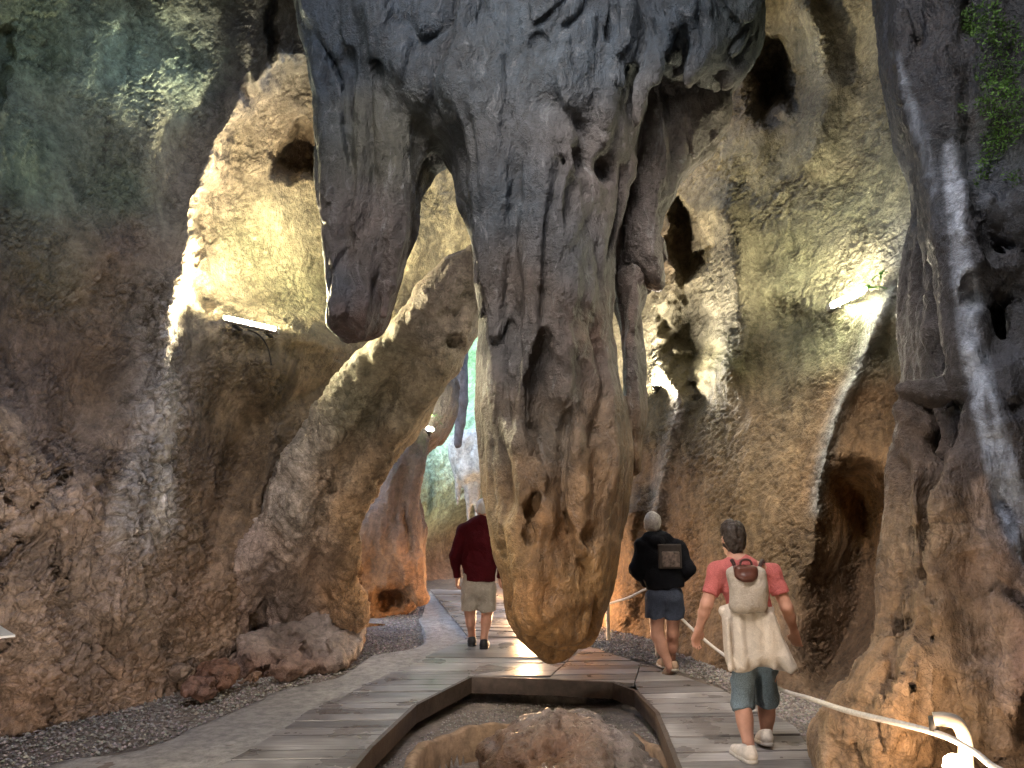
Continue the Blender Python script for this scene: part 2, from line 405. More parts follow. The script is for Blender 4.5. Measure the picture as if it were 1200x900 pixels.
def plain(name, col, rough=0.6, metal=0.0, noise=0.25, ns=30.0, bump=0.0, spec=0.4):
    m, N, L, B = nt(name)
    tc = N.new('ShaderNodeTexCoord')
    n = nd(N, 'ShaderNodeTexNoise', Scale=ns, Detail=6.0, Roughness=0.65); L.new(tc.outputs['Object'], n.inputs['Vector'])
    c = mixc(N, L, 1.0, tuple(col), ramp(N, L, n.outputs[0], [(0.3, 1-noise), (0.7, 1+noise)]), 'MULTIPLY'); L.new(c, B.inputs['Base Color'])
    B.inputs['Roughness'].default_value = rough; B.inputs['Metallic'].default_value = metal; B.inputs['Specular IOR Level'].default_value = spec
    if bump > 0:
        b = N.new('ShaderNodeBump'); b.inputs['Strength'].default_value = 0.8; b.inputs['Distance'].default_value = bump
        L.new(n.outputs[0], b.inputs['Height']); L.new(b.outputs[0], B.inputs['Normal'])
    return m
def glow(name, col, s):
    m, N, L, B = nt(name); B.inputs['Base Color'].default_value = (.8, .8, .8, 1)
    B.inputs['Emission Color'].default_value = (*col, 1); B.inputs['Emission Strength'].default_value = s
    return m

# ------------------------------------------------------------------ the cave
def fattr(me, name, vals):
    a = me.attributes.new(name, 'FLOAT', 'POINT'); a.data.foreach_set('value', np.asarray(vals, np.float32))
def grid_faces(nu, nv):
    i = np.arange(nu*nv).reshape(nu, nv)
    return np.stack([i[:-1, :-1], i[1:, :-1], i[1:, 1:], i[:-1, 1:]], -1).reshape(-1, 4)

MAT_WALL = rock('cave_wall_rock', lump=0.06, lump_s=1.9, crack=0.045, crack_s=5.0, nod=0.055, nod_s=6.0, grain=0.01, streak=0.012, rough=0.72, calm=True)
MAT_DRIP = rock('dripstone', lump=0.04, lump_s=2.2, streak=0.028, grain=0.005, rough=0.6, vein=0.22, stretch=0.5, spec=0.45, var=0.6)
MAT_BUTT = rock('buttress_rock', lump=0.05, lump_s=1.6, crack=0.015, crack_s=6.0, nod=0.04, nod_s=8.5, streak=0.02, grain=0.008, rough=0.7, pits=0.012)
MAT_FLARE = rock('flowstone', lump=0.035, lump_s=2.4, crack=0.02, crack_s=6.0, streak=0.035, grain=0.004, rough=0.6, vein=0.05, stretch=0.6)
MAT_STONE = rock('loose_rock', lump=0.07, lump_s=4.0, nod=0.035, nod_s=7.0, grain=0.012, rough=0.6, spec=.5)

# picture control points of the far shell: (px, py, depth in metres)
CTRL = [(-2300,-1400,1.35),(-2300,-300,1.35),(-2300,450,1.35),(-2300,1000,1.35),(-600,-1400,3.3),(-600,-300,3.2),(-600,450,3.1),(-600,1000,3.0),
 (-200,0,5.2),(-200,450,4.8),(-200,900,4.6),
 (0,-400,6.9),(0,0,6.6),(0,300,6.3),(0,600,6.1),(0,870,6.1),(0,1000,6.0),
 (130,-300,7.7),(130,0,7.5),(130,300,7.2),(130,600,7.0),(130,835,7.0),(130,1000,6.9),
 (250,-300,8.1),(250,0,8.2),(250,200,8.4),(250,400,8.2),(250,600,8.2),(250,770,8.3),(250,1000,8.0),
 (340,100,8.7),(340,300,8.8),(340,450,8.9),(340,600,9.2),(340,760,9.5),
 (430,-200,9.0),(430,300,9.6),(430,450,9.9),(430,740,10.9),(520,250,10.2),(520,420,10.8),(520,740,11.5),(520,1000,11.5),
 (620,-200,9.4),(620,200,10.4),(620,500,11.2),(620,1000,11.5),
 (720,-200,9.2),(720,100,10.0),(720,400,10.7),(720,735,11.0),(720,1000,10.5),
 (800,0,9.3),(800,200,9.5),(800,500,9.5),(800,775,9.2),(800,1000,8.8),
 (880,-200,8.8),(880,150,9.0),(880,350,8.9),(880,600,8.4),(880,800,8.1),
 (960,-200,8.3),(960,100,8.5),(960,350,8.2),(960,600,7.8),(960,830,7.4),(960,1000,7.2),
 (1040,100,7.7),(1040,350,7.4),(1040,600,7.6),(1040,820,7.2),(1120,200,6.8),(1120,600,6.6),(1200,0,6.0),(1200,450,5.8),(1200,900,5.7),
 (1400,-300,4.8),(1400,450,4.6),(1400,1000,4.5),(1800,-1400,3.3),(1800,-300,3.1),(1800,450,2.95),(1800,1000,2.9),(3500,-1400,1.25),(3500,-300,1.25),(3500,450,1.25),(3500,1000,1.25)]
# hollows and swells: (picture polygon, metres deeper, edge softness in pixels)
HOLLOW = [
 ([(322,70),(300,100),(262,160),(238,210),(222,280),(222,350),(262,384),(330,392),(400,402),(470,402),(470,60),(370,70)], .95, 20),
 ([(225,440),(330,440),(400,440),(350,520),(292,630),(250,690),(222,640),(212,540)], .42, 70),
 ([(-40,330),(60,300),(150,285),(186,345),(172,440),(148,520),(95,590),(50,530),(-40,470)], .3, 90),
 ([(318,208),(320,170),(330,150),(345,141),(362,150),(380,175),(395,215),(350,205)], .75, 18),
 ([(312,-30),(334,-30),(322,50),(312,84),(303,80),(306,50)], .3, 9),
 ([(878,112),(890,62),(915,36),(934,88),(932,128),(905,146),(884,138)], 1.1, 26),
 ([(790,316),(806,316),(826,338),(838,370),(842,405),(832,432),(818,478),(803,462),(788,430),(780,395),(782,350)], .85, 30),
 ([(778,232),(796,240),(812,262),(826,300),(828,322),(796,330),(776,300)], 0.9, 14),
 ([(968,590),(985,545),(1050,560),(1090,700),(1060,745),(1010,792),(965,818),(948,790),(952,690)], 1.1, 62),
 ([(980,470),(1010,400),(1060,380),(1080,560),(1000,560)], 0.4, 60),
 ([(0,150),(12,40),(3,20),(-30,30),(-30,160)], 0.2, 12),
]
# swells along a line: (picture polyline, metres nearer, half width in pixels)
RIDGE = [
 ([(197,335),(195,420),(186,500),(168,600),(140,720)], 0.3, 17),
 ([(322,68),(298,98),(258,160),(232,212),(214,290),(205,350)], .2, 13),
 ([(60,600),(20,520),(-30,480)], .15, 20),
 ([(305,430),(318,520),(300,600),(268,690)], 0.16, 16),
 ([(940,10),(962,50),(970,105),(950,182)], 0.35, 20),
 ([(1044,342),(1012,415),(988,478),(968,540),(958,600),(954,660)], 0.14, 9),
 ([(797,446),(790,500),(778,545),(765,610),(762,650)], 0.10, 8),
 ([(842,250),(862,320),(868,390),(850,430)], 0.35, 26),
 ([(905,330),(960,358),(1030,365)], 0.12, 22),
 ([(225,388),(300,396),(390,408)], 0.1, 14),
 ([(100,560),(60,700),(40,830)], 0.15, 30),
 ([(740,600),(735,690),(722,735)], 0.35, 16),
]
TUNNEL_HOLE = [(428,730),(424,600),(470,500),(530,395),(560,340),(640,340),(650,740)]
def axis_px(a, b, lo, hi, step):
    mid = np.arange(a, b+step, step); out = [[], []]
    for s, (x, end) in enumerate(((a, lo), (b, hi))):
        d = step; sg = -1 if s == 0 else 1; x = mid[0] if s == 0 else mid[-1]
        while (x-end)*sg < 0:
            d = min(d*1.25, 90); x += sg*d; out[s].append(x)
    return np.r_[out[0][::-1], mid, out[1]]
gx = axis_px(-16, 1216, -2300, 3500, 1.8); gy = axis_px(-16, 916, -1400, 1000, 1.8)
PX, PY = np.meshgrid(gx, gy, indexing='ij')
D = np.exp(tps([c[:2] for c in CTRL], np.log([c[2] for c in CTRL]), PX, PY))
WX = 5*fbm(PX/70, PY/70, 0*PX+.3); WY = 5*fbm(PX/70+9, PY/70+4, 0*PX+.7)
W2 = fbm(PX/26, PY/26, 0*PX+5); W3 = fbm(PX/26+5, PY/26, 0*PX+8)
for poly, dz, soft in HOLLOW:
    wa = 1 if soft > 30 else 1.0; wb = 0 if soft > 30 else 9; sd = poly_sd(PX+WX*wa+wb*W2, PY+WY*wa+wb*W3, chaikin(poly, 2)); D = D+dz*sstep(-soft*.35, soft, sd)*((1-.9*sstep(325, 408, PY)) if dz == .95 else 1)
for ln, dz, w in RIDGE:
    d = line_d(PX+WX*1.4, PY+WY*1.4, chaikin(ln, 2, False)); D = D-dz*np.exp(-(d/w)**2)
fr = random.Random(8)
FRACT = []
for i in range(16):
    x, y = fr.uniform(-10, 200), fr.uniform(480, 820); an = fr.choice([1.4, 1.7, .5, 2.6])+fr.uniform(-.3, .3); ln = [(x, y)]
    for j in range(fr.randint(3, 6)): an += fr.uniform(-.7, .7); x += 16*math.cos(an); y += 16*math.sin(an); ln.append((x, y))
    FRACT.append(ln)
for ln in FRACT:
    a = np.array(ln, float); bi = (gx > a[:, 0].min()-14) & (gx < a[:, 0].max()+14); bj = (gy > a[:, 1].min()-14) & (gy < a[:, 1].max()+14); ix = np.ix_(bi, bj)
    if bi.any() and bj.any(): D[ix] += .08*np.exp(-(line_d(PX[ix]+5*W2[ix], PY[ix]+5*W3[ix], a)/2.0)**2)*np.clip(.5+1.5*W2[ix], 0, 1)
a_, c_, s_ = ray(PX, PY); kk = D/c_
X3, Y3, Z3 = a_*kk, D, EYE+s_*kk
rel = 0.15*fbm(X3*.8+3, Y3*.8, Z3*.5, 3) + 0.03*fbm(X3*3.1, Y3*3.1, Z3*2.2, 3)
kk = (D-rel)/c_
co = np.stack([a_*kk, c_*kk, EYE+s_*kk], -1).reshape(-1, 3)
fc = grid_faces(*PX.shape)
hole = poly_sd(PX, PY, np.array(TUNNEL_HOLE, float)).ravel() > 0
bad = hole | (co[:, 2] > np.where((PX.ravel() > 400) & (PX.ravel() < 720), 7.3, 9.2))
fc = fc[~bad[fc].any(1)]
px_, py_ = PX.ravel(), PY.ravel()
GREEN=(.19,.25,.16); TEAL=(.25,.36,.3); BROWN=(.235,.155,.095); PINK=(.46,.345,.265); OCHRE=(.33,.19,.09); BEIGE=(.42,.375,.25); OLIVE=(.35,.345,.2); DKB=(.13,.085,.055); GREY=(.3,.285,.255); BLUEG=(.12,.13,.155); RED=(.38,.25,.17)  # TEAL is brightened to carry daylight on the upper left wall
WALLCOL = [(225,300,(.42,.33,.26)),(250,200,(.42,.34,.27)),(285,130,(.4,.33,.27)),(270,540,(.22,.15,.085),2),(240,600,(.24,.16,.09),2),(100,430,(.21,.14,.085),2),(60,400,(.2,.14,.09)),(30,600,(.5,.39,.31)),(90,680,(.48,.37,.29)),(150,640,(.52,.42,.35)),(-300,0,GREEN),(40,40,GREEN),(150,60,TEAL),(225,80,TEAL),(40,200,GREEN),(140,230,GREEN),(60,330,(.19,.18,.12)),(160,330,(.21,.16,.11)),(150,280,(.26,.17,.12)),(285,40,(.07,.075,.1)),(280,110,(.08,.085,.11)),(350,40,(.05,.055,.07)),  # dark blue slot side and brown scoops carry painted shade
 (60,430,(.27,.2,.16)),(120,450,BROWN),(40,520,PINK),(100,620,PINK),(60,720,PINK),(40,820,RED),(140,700,PINK),(180,800,RED),(230,700,RED),(-300,700,PINK),
 (195,380,GREY),(185,450,(.45,.41,.37)),(178,520,(.46,.4,.36)),(165,590,(.46,.39,.34)),(135,540,BROWN),(130,400,BROWN),  # pale points paint the light caught along the left ridge
 (250,480,(.25,.18,.1)),(330,480,(.23,.17,.1)),(260,580,(.25,.17,.1)),(310,430,(.17,.14,.09)),(400,430,(.2,.16,.1)),(230,650,BROWN),
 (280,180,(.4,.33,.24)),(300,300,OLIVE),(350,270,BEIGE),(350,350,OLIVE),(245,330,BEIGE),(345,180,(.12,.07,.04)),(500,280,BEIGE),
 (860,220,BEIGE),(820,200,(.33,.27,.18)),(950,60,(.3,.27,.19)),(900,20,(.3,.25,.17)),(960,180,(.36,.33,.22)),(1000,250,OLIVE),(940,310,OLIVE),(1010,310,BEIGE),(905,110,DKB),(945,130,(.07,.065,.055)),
 (960,390,(.14,.15,.08)),(1010,380,(.12,.13,.08)),(860,340,BEIGE),(850,430,(.13,.14,.06)),(810,380,(.03,.028,.024),2),(820,480,(.12,.1,.05)),(775,380,BEIGE),  # near-black point puts the hollow's shade into the tint
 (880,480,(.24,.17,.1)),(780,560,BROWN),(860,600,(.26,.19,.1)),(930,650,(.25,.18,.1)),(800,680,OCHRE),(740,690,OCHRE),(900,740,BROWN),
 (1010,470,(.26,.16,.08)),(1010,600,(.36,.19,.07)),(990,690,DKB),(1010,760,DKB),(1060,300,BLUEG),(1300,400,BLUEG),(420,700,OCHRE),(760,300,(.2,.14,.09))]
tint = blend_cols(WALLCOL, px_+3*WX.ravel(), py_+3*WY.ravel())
for ln, w, colr, am in [([(1044,342),(1012,415),(988,478),(968,540),(958,600)], 9, (.42,.45,.42), .8), ([(796,470),(790,505),(778,545),(765,610)], 8, (.45,.42,.38), .8),
                        ([(1000,190),(960,200),(920,215)], 5, (.2,.17,.12), .6)]:
    w_ = am*np.exp(-(line_d(px_+WX.ravel(), py_+WY.ravel(), np.array(ln, float))/w)**2)[:, None]; tint = tint*(1-w_)+np.array(colr)*w_
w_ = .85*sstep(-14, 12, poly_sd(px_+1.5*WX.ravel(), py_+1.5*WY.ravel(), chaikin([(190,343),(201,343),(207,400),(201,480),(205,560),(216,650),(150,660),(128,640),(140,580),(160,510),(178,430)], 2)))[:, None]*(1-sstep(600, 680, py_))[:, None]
tint = tint*(1-w_)+np.array((.6,.56,.52))*w_  # pale strip: light on the ridge edge painted into the tint
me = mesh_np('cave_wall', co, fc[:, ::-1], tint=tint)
nodm = sstep(330, 620, py_ + 0.35*(200-px_))*(1-sstep(430, 520, px_)) + 0.1*sstep(640, 760, px_)
nodm = np.clip(nodm + 0.9*np.exp(-(line_d(px_, py_, np.array(RIDGE[0][0], float))/24)**2), 0.05, 1.0)
scoop = np.clip(sum(sstep(0, 30, poly_sd(px_, py_, np.array(HOLLOW[i][0], float))) for i in (0, 1, 2)), 0, 1); nodm = nodm*(1-.85*scoop)
fattr(me, 'nod', nodm); rugged = np.clip(.45+.55*sstep(480, 700, py_-.3*(px_-150))*(1-sstep(430, 500, px_)), .3, 1); fattr(me, 'rugged', rugged)
WALLD = D-rel
def wallY(px, py): return float(WALLD[np.argmin(abs(gx-px)), np.argmin(abs(gy-py))])
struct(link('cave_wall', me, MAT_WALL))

# ceiling slab with the daylight shaft above the path, and an added unseen wall behind the viewer to control the light
def rock_sheet(name, fn, nu, nv, mat, keep=None, col=(.2, .17, .13)):
    u, v = np.meshgrid(np.linspace(0, 1, nu), np.linspace(0, 1, nv), indexing='ij')
    x, y, z = fn(u, v); c = np.stack([x, y, z], -1).reshape(-1, 3); f = grid_faces(nu, nv)
    if keep is not None: f = f[keep(c)[f].all(1)]
    m = mesh_np(name, c, f, tint=np.tile(col, (len(c), 1)))
    return struct(link(name, m, mat))
SHAFT = (-0.6, 2.0, 2.5, 2.0)
def keep_ceiling(c):
    back = ((c[:, 0]-.6)/1.5)**2+((c[:, 1]-8.65)/.85)**2 > 1+.2*vnoise(c[:, 0]*3, c[:, 1]*3, c[:, 2]*0)
    return back & (((c[:, 0]-SHAFT[0])/SHAFT[2])**2+((c[:, 1]-SHAFT[1])/SHAFT[3])**2 > 1+.25*vnoise(c[:, 0]*2, c[:, 1]*2, c[:, 2]*0))
rock_sheet('cave_ceiling', lambda u, v: (-9+18*u, -7.5+17.6*v, 8.6+0.5*fbm(u*14, v*14, u*0)), 180, 190, MAT_FLARE, keep_ceiling, (.09, .08, .07))
rock_sheet('added_wall_behind', lambda u, v: (5.6*np.cos(np.pi*(1+u))*(1+.06*fbm(u*9, v*6, u*0)), 1.6+7.2*np.sin(np.pi*(1+u))*(1+.06*fbm(u*9, v*6, u*0+3)), -0.6+10*v), 120, 60, MAT_FLARE, None, (.11, .08, .06))  # unseen wall added to hold back light from behind

# floor with the sunken basin
pitpx = [(550,793),(483,827),(430,877),(400,908),(360,990),(820,990),(800,908),(773,836),(747,810),(720,800)]
PIT = np.array([G(*p)[:2] for p in pitpx])
BC, BR = np.array([0.22, 6.25]), (0.98, 1.12)
fxs = np.linspace(-7, 7, 330); fys = np.r_[np.arange(-7, 3.5, .12), np.arange(3.5, 12, .04), np.arange(12, 24, .09)]
FX, FY = np.meshgrid(fxs, fys, indexing='ij')
sd = poly_sd(FX, FY, PIT); inb = 1-np.sqrt(((FX-BC[0])/BR[0])**2+((FY-BC[1])/BR[1])**2)
FZ = floor_z(FY)+0.02*fbm(FX*1.5, FY*1.5, 0*FX, 3)
FZ = FZ-0.03*sstep(-0.3, -0.1, sd)
FZ = np.where(sd > -0.07, -0.17+0.02*fbm(FX*3, FY*3, 0*FX), FZ)
FZ = np.where(inb > 0.03, -0.42+0.03*fbm(FX*3, FY*3, 0*FX), FZ)
edge = np.minimum(FX+3.7, 0)
MAT_GROUND = rock('gravelly_ground', lump=0.01, lump_s=4, nod=0.0, grain=0.012, rough=0.85, color=(.24, .2, .165), var=.4)
co = np.stack([FX, FY, FZ], -1).reshape(-1, 3)
struct(link('cave_floor', mesh_np('cave_floor', co, grid_faces(*FX.shape)), MAT_GROUND))
th = np.linspace(0, 2*math.pi, 97)
ringo = [(1.05, -0.42), (1.05, -0.15), (1.0, -0.135), (0.955, -0.15), (0.955, -0.45)]
co = np.array([[BC[0]+BR[0]*r*math.cos(t), BC[1]+BR[1]*r*math.sin(t), z+0.012*math.sin(t*9+1)+.01*math.sin(t*23)] for t in th for r, z in ringo])
f = grid_faces(97, 5)
me = mesh_np('stone_basin', co, f)
tag(link('stone_basin', me, plain('basin_mortar', (.3, .2, .12), .85, noise=.45, ns=9, bump=.02)), 'round mortar rim of the sunken basin below the great stalactite', 'basin')

# tunnel beyond the buttress, open to the sky at its far end
tx = np.arange(330, 760, 2.4); ty = np.arange(378, 790, 2.4); TX, TY = np.meshgrid(tx, ty, indexing='ij')
tcp = [(330,200,13),(330,500,13),(330,800,13),(430,200,15),(430,500,14),(430,700,13.5),(480,600,14.5),(505,500,16.5),(505,690,15.6),(540,300,18),(540,450,18),(540,640,17.5),(540,690,15.6),(575,300,17),(575,500,16),(575,690,15.4),(640,300,14),(640,700,13.5),(760,300,12),(760,780,12),(540,790,14)]
TD = np.exp(tps([c[:2] for c in tcp], np.log([c[2] for c in tcp]), TX, TY))
a_, c_, s_ = ray(TX, TY); kk = TD/c_
TD = TD-0.3*fbm(a_*kk*.9, TD*.9, (EYE+s_*kk)*.4, 4); kk = TD/c_
co = np.stack([a_*kk, c_*kk, EYE+s_*kk], -1).reshape(-1, 3)
tc = blend_cols([(500,460,(.2,.42,.2)),(550,430,(.2,.46,.26)),(550,500,(.18,.4,.32)),(510,580,(.5,.74,.6),3),(555,570,(.36,.42,.45)),(530,640,(.3,.18,.12)),(510,670,(.34,.18,.11)),(440,600,BROWN),(640,600,BROWN),(560,650,(.3,.18,.12))], TX.ravel(), TY.ravel())  # heavy pale green point paints the daylit patch into the wall colour
me = mesh_np('tunnel_wall', co, grid_faces(*TX.shape)[:, ::-1], tint=tc); fattr(me, 'nod', np.full(len(co), .5)); fattr(me, 'rugged', np.full(len(co), 1.))
struct(link('tunnel_wall', me, MAT_WALL))

# ---- the great stalactite
def colmesh(name, vol, pts, mat, root=None, nodv=None, label=None, cat=None, pw=3.6, marks=()):
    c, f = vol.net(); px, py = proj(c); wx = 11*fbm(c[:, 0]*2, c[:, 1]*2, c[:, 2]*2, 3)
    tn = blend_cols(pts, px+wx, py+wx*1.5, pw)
    for poly, colr, soft in marks:
        fl = np.clip(.75+1.1*fbm(c[:, 0]*16, c[:, 1]*16, c[:, 2]*1.5, 2), .1, 1); w_ = (sstep(-soft, soft, poly_sd(px+wx*.5, py+wx*.5, np.array(poly, float)))*fl)[:, None]; tn = tn*(1-w_)+np.array(colr)*w_
    m = mesh_np(name, c, f, tint=tn)
    if nodv is not None: fattr(m, 'nod', nodv(px, py) if callable(nodv) else np.full(len(c), nodv))
    o = link(name, m, mat)
    if label: tag(o, label, cat)
    return o, c, f
V = Vol((-2.6, 5.4, 0.3), (3.1, 8.3, 9.4), 0.024)
YS = 6.8
V.slab([(330,-420),(330,-60),(345,0),(352,60),(366,112),(363,160),(372,250),(378,300),(390,345),(387,390),(402,400),(440,398),(452,378),(458,350),(472,325),(488,278),(496,220),(506,193),(520,186),(560,190),(640,150),(640,-420)], 6.9, 0.34, 0.17, k=.05)
V.slab([(500,60),(520,180),(530,202),(534,240),(551,264),(555,305),(558,400),(558,470),(559,530),(567,580),(577,640),(591,690),(590,722),(602,747),(622,766),(642,774),(667,769),(691,753),(697,730),(710,714),(717,690),(729,640),(737,590),(741,545),(735,480),(722,420),(724,330),(735,240),(760,150),(760,60)], YS, 0.62, 0.5, k=.12)
V.slab([(400,-420),(400,60),(470,150),(560,195),(640,200),(700,190),(742,188),(748,125),(760,108),(798,100),(830,112),(868,95),(888,66),(898,30),(893,-60),(893,-420)], 6.75, 0.62, 0.45, k=.12)
V.slab([(700,-100),(700,235),(703,300),(712,340),(728,390),(728,470),(736,540),(745,560),(746,520),(757,490),(757,440),(752,400),(757,352),(776,336),(783,300),(779,270),(792,230),(804,205),(820,196),(838,170),(858,140),(856,112),(876,92),(880,40),(880,-100)], 7.1, 0.34, 0.26, k=.05)
# hanging folds: lines of the photograph with a radius in metres
def fold(pts, Y, r, k=.07, sub=False, v=None):
    v = v or V
    p = chaikin(np.array([(a, b) for a, b in pts], float), 1, False)
    n_ = len(p)-1; tp = [(.35 if sub else .25)+(.65 if sub else .75)*min(1, 2.2*(1-i/n_)) if p[-1][1] > p[0][1] else 1 for i in range(n_+1)]
    v.limb([[*P(a, b, (Y if not callable(Y) else Y(b))+(0 if sub else r*.55*(1-tp[i]))), r*tp[i]] for i, (a, b) in enumerate(p)], k, sub)
fold([(360,-60),(376,60),(384,200),(394,320),(398,380)], 6.63, .07)
fold([(416,-60),(420,80),(424,220),(424,330),(424,395)], 6.6, .08)
fold([(470,-80),(468,60),(466,150),(472,240),(452,370)], 6.58, .1)
fold([(540,-60),(548,60),(556,130),(560,175)], 6.3, .15, .1)
fold([(575,-60),(580,40),(578,110),(578,200),(576,300),(590,420),(596,520)], 6.34, .15, .12)
fold([(630,-60),(640,60),(635,180),(625,300),(622,420),(610,540),(612,640),(622,720)], 6.24, .17, .14)
fold([(690,-60),(680,60),(665,140),(655,260),(662,380),(676,500),(680,600),(668,700)], 6.24, .15, .12)
fold([(735,-60),(728,40),(715,120),(706,185)], 6.22, .17, .09)
fold([(790,-60),(785,20),(768,70),(752,108),(742,150),(738,182)], 6.22, .13, .06)
fold([(845,-60),(840,20),(820,70),(805,98)], 6.32, .15, .06)
fold([(885,-60),(880,20),(868,70),(845,104)], 6.55, .13, .06)
fold([(815,112),(795,140),(772,175),(762,230),(755,300),(748,340)], 6.85, .09, .05)
fold([(850,120),(842,150),(822,192)], 6.95, .05, .03)
fold([(740,190),(722,240),(712,300),(716,360),(705,420)], 6.6, .09, .06)
fold([(742,350),(740,420),(742,500)], 6.85, .07, .05)
fold([(646,520),(642,640),(648,735)], 6.26, .12, .12)
fold([(700,480),(704,580),(694,690)], 6.5, .1, .1)
# grooves and pockets
for g, Y, r in [([(446,-40),(444,60),(440,160),(438,280),(436,380)], 6.4, .075), ([(410,60),(408,170),(404,300)], 6.5, .05), ([(500,-40),(497,60),(500,110)], 6.1, .08), ([(552,170),(560,80),(556,10)], 6.05, .07),
                ([(612,10),(606,70),(610,140)], 6.05, .05), ([(668,10),(672,60),(690,85),(700,82)], 6.0, .06), ([(770,-40),(772,30),(760,75)], 6.05, .05), ([(820,-40),(824,40),(812,90)], 6.15, .06),
                ([(688,200),(676,215),(664,260)], 6.08, .07), ([(655,190),(645,250),(640,330),(632,380)], 6.05, .05), ([(634,400),(630,460),(640,520),(655,545),(650,580)], 6.12, .09), ([(690,300),(690,380),(696,440)], 6.1, .05),
                ([(602,200),(598,300),(604,420),(590,500)], 6.15, .05), ([(622,580),(618,640)], 6.2, .05)]:
    fold(g, Y, r, .06, True)
for px, py, Y, r in [(662,622,6.2,.04),(694,628,6.26,.055),(690,716,6.36,.045),(672,190,6.2,.09),(712,196,6.33,.07),(762,118,6.35,.12),(805,122,6.45,.13),(840,118,6.5,.1)]:
    V.ball(P(px, py, Y), r, .04, True)
V.slab([(721,400),(727,388),(729,440),(732,470),(724,466)], 7.0, 1.5, .06, k=.02, sub=True, sm=1)
V.limb([J_ for J_ in [[*P(648,540,6.8), .56], [*P(650,640,6.8), .5], [*P(646,706,6.8), .42]]], .1)
V.noise(0.05, 2.6, 2.6, 0.6, 3); V.crease(.11, 1.5, 1.5, .3, .3); V.crease(.07, 3.3, 3.3, .55, .3, 4.); V.noise(0.02, 7, 7, 1.6, 2, 5.0)
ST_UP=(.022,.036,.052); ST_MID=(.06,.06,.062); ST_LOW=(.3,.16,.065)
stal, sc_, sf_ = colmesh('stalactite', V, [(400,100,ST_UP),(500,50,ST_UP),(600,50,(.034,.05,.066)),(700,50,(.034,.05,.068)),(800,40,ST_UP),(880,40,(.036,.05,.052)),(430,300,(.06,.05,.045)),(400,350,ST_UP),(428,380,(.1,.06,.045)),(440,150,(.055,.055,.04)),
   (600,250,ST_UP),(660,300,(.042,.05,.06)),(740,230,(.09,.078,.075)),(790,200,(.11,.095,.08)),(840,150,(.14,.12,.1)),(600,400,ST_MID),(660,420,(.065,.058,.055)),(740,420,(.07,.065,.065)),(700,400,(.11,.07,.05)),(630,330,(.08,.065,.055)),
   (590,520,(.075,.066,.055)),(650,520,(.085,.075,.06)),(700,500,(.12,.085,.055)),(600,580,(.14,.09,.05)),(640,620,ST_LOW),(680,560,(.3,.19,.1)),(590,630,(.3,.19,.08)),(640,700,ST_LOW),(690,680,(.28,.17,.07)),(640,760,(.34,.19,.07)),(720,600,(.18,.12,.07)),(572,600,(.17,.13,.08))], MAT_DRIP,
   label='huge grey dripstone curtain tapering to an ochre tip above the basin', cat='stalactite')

# ---- diagonal buttress (natural arch leg)
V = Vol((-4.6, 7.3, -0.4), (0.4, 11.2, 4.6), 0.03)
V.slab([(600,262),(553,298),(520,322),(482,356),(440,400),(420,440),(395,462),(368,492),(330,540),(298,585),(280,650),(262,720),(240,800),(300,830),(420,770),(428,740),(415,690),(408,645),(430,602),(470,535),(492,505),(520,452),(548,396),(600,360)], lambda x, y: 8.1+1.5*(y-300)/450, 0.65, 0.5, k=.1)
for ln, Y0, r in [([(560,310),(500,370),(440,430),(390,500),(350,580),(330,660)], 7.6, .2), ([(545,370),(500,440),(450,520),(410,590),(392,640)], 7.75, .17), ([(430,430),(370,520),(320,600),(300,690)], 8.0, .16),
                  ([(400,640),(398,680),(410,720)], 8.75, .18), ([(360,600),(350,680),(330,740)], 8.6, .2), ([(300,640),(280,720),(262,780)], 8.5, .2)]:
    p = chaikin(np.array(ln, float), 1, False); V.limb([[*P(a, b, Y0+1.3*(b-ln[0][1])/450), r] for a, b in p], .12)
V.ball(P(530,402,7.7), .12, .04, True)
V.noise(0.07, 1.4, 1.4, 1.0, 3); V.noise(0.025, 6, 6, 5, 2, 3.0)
colmesh('rock_buttress', V, [(540,330,(.2,.17,.14)),(500,360,(.26,.22,.17)),(440,420,(.28,.27,.19)),(480,440,(.3,.24,.15)),(410,480,(.26,.25,.17)),(360,520,(.46,.42,.36)),(320,570,(.48,.42,.37)),(300,640,(.45,.35,.3)),(340,600,(.45,.4,.34)),(440,560,(.36,.25,.15)),(400,600,(.42,.27,.14)),(400,680,(.45,.25,.1)),(370,660,(.45,.33,.25)),(330,720,(.42,.32,.27)),(280,760,(.36,.24,.19))], MAT_BUTT,  # pale left strip and orange lower right paint the falling light
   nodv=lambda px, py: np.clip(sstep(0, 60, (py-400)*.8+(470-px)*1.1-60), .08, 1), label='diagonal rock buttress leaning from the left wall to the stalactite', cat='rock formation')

# ---- dark column beside the tunnel
V = Vol((-3.0, 10.0, -0.2), (-0.6, 14.2, 4.8), 0.035)
V.slab([(520,430),(505,470),(488,500),(465,530),(440,560),(412,610),(400,680),(405,720),(440,735),(485,722),(500,690),(497,640),(494,560),(500,530),(520,515),(536,490),(540,440)], 12.2, 0.7, 0.45, k=.1)
for ln, Y0, r in [([(470,540),(455,620),(440,690)], 11.75, .14), ([(500,500),(482,580),(488,660),(492,700)], 11.7, .12), ([(440,600),(470,660),(488,690)], 11.65, .09), ([(420,640),(425,710)], 11.8, .14)]:
    V.limb([[*P(a, b, Y0), r] for a, b in ln], .1)
V.slab([(428,708),(440,690),(462,690),(475,702),(468,718),(440,726)], 11.5, .5, .2, k=.05, sub=True)
V.noise(0.09, 1.8, 1.8, .7, 3); V.noise(0.04, 6, 6, 2, 2, 3.0)
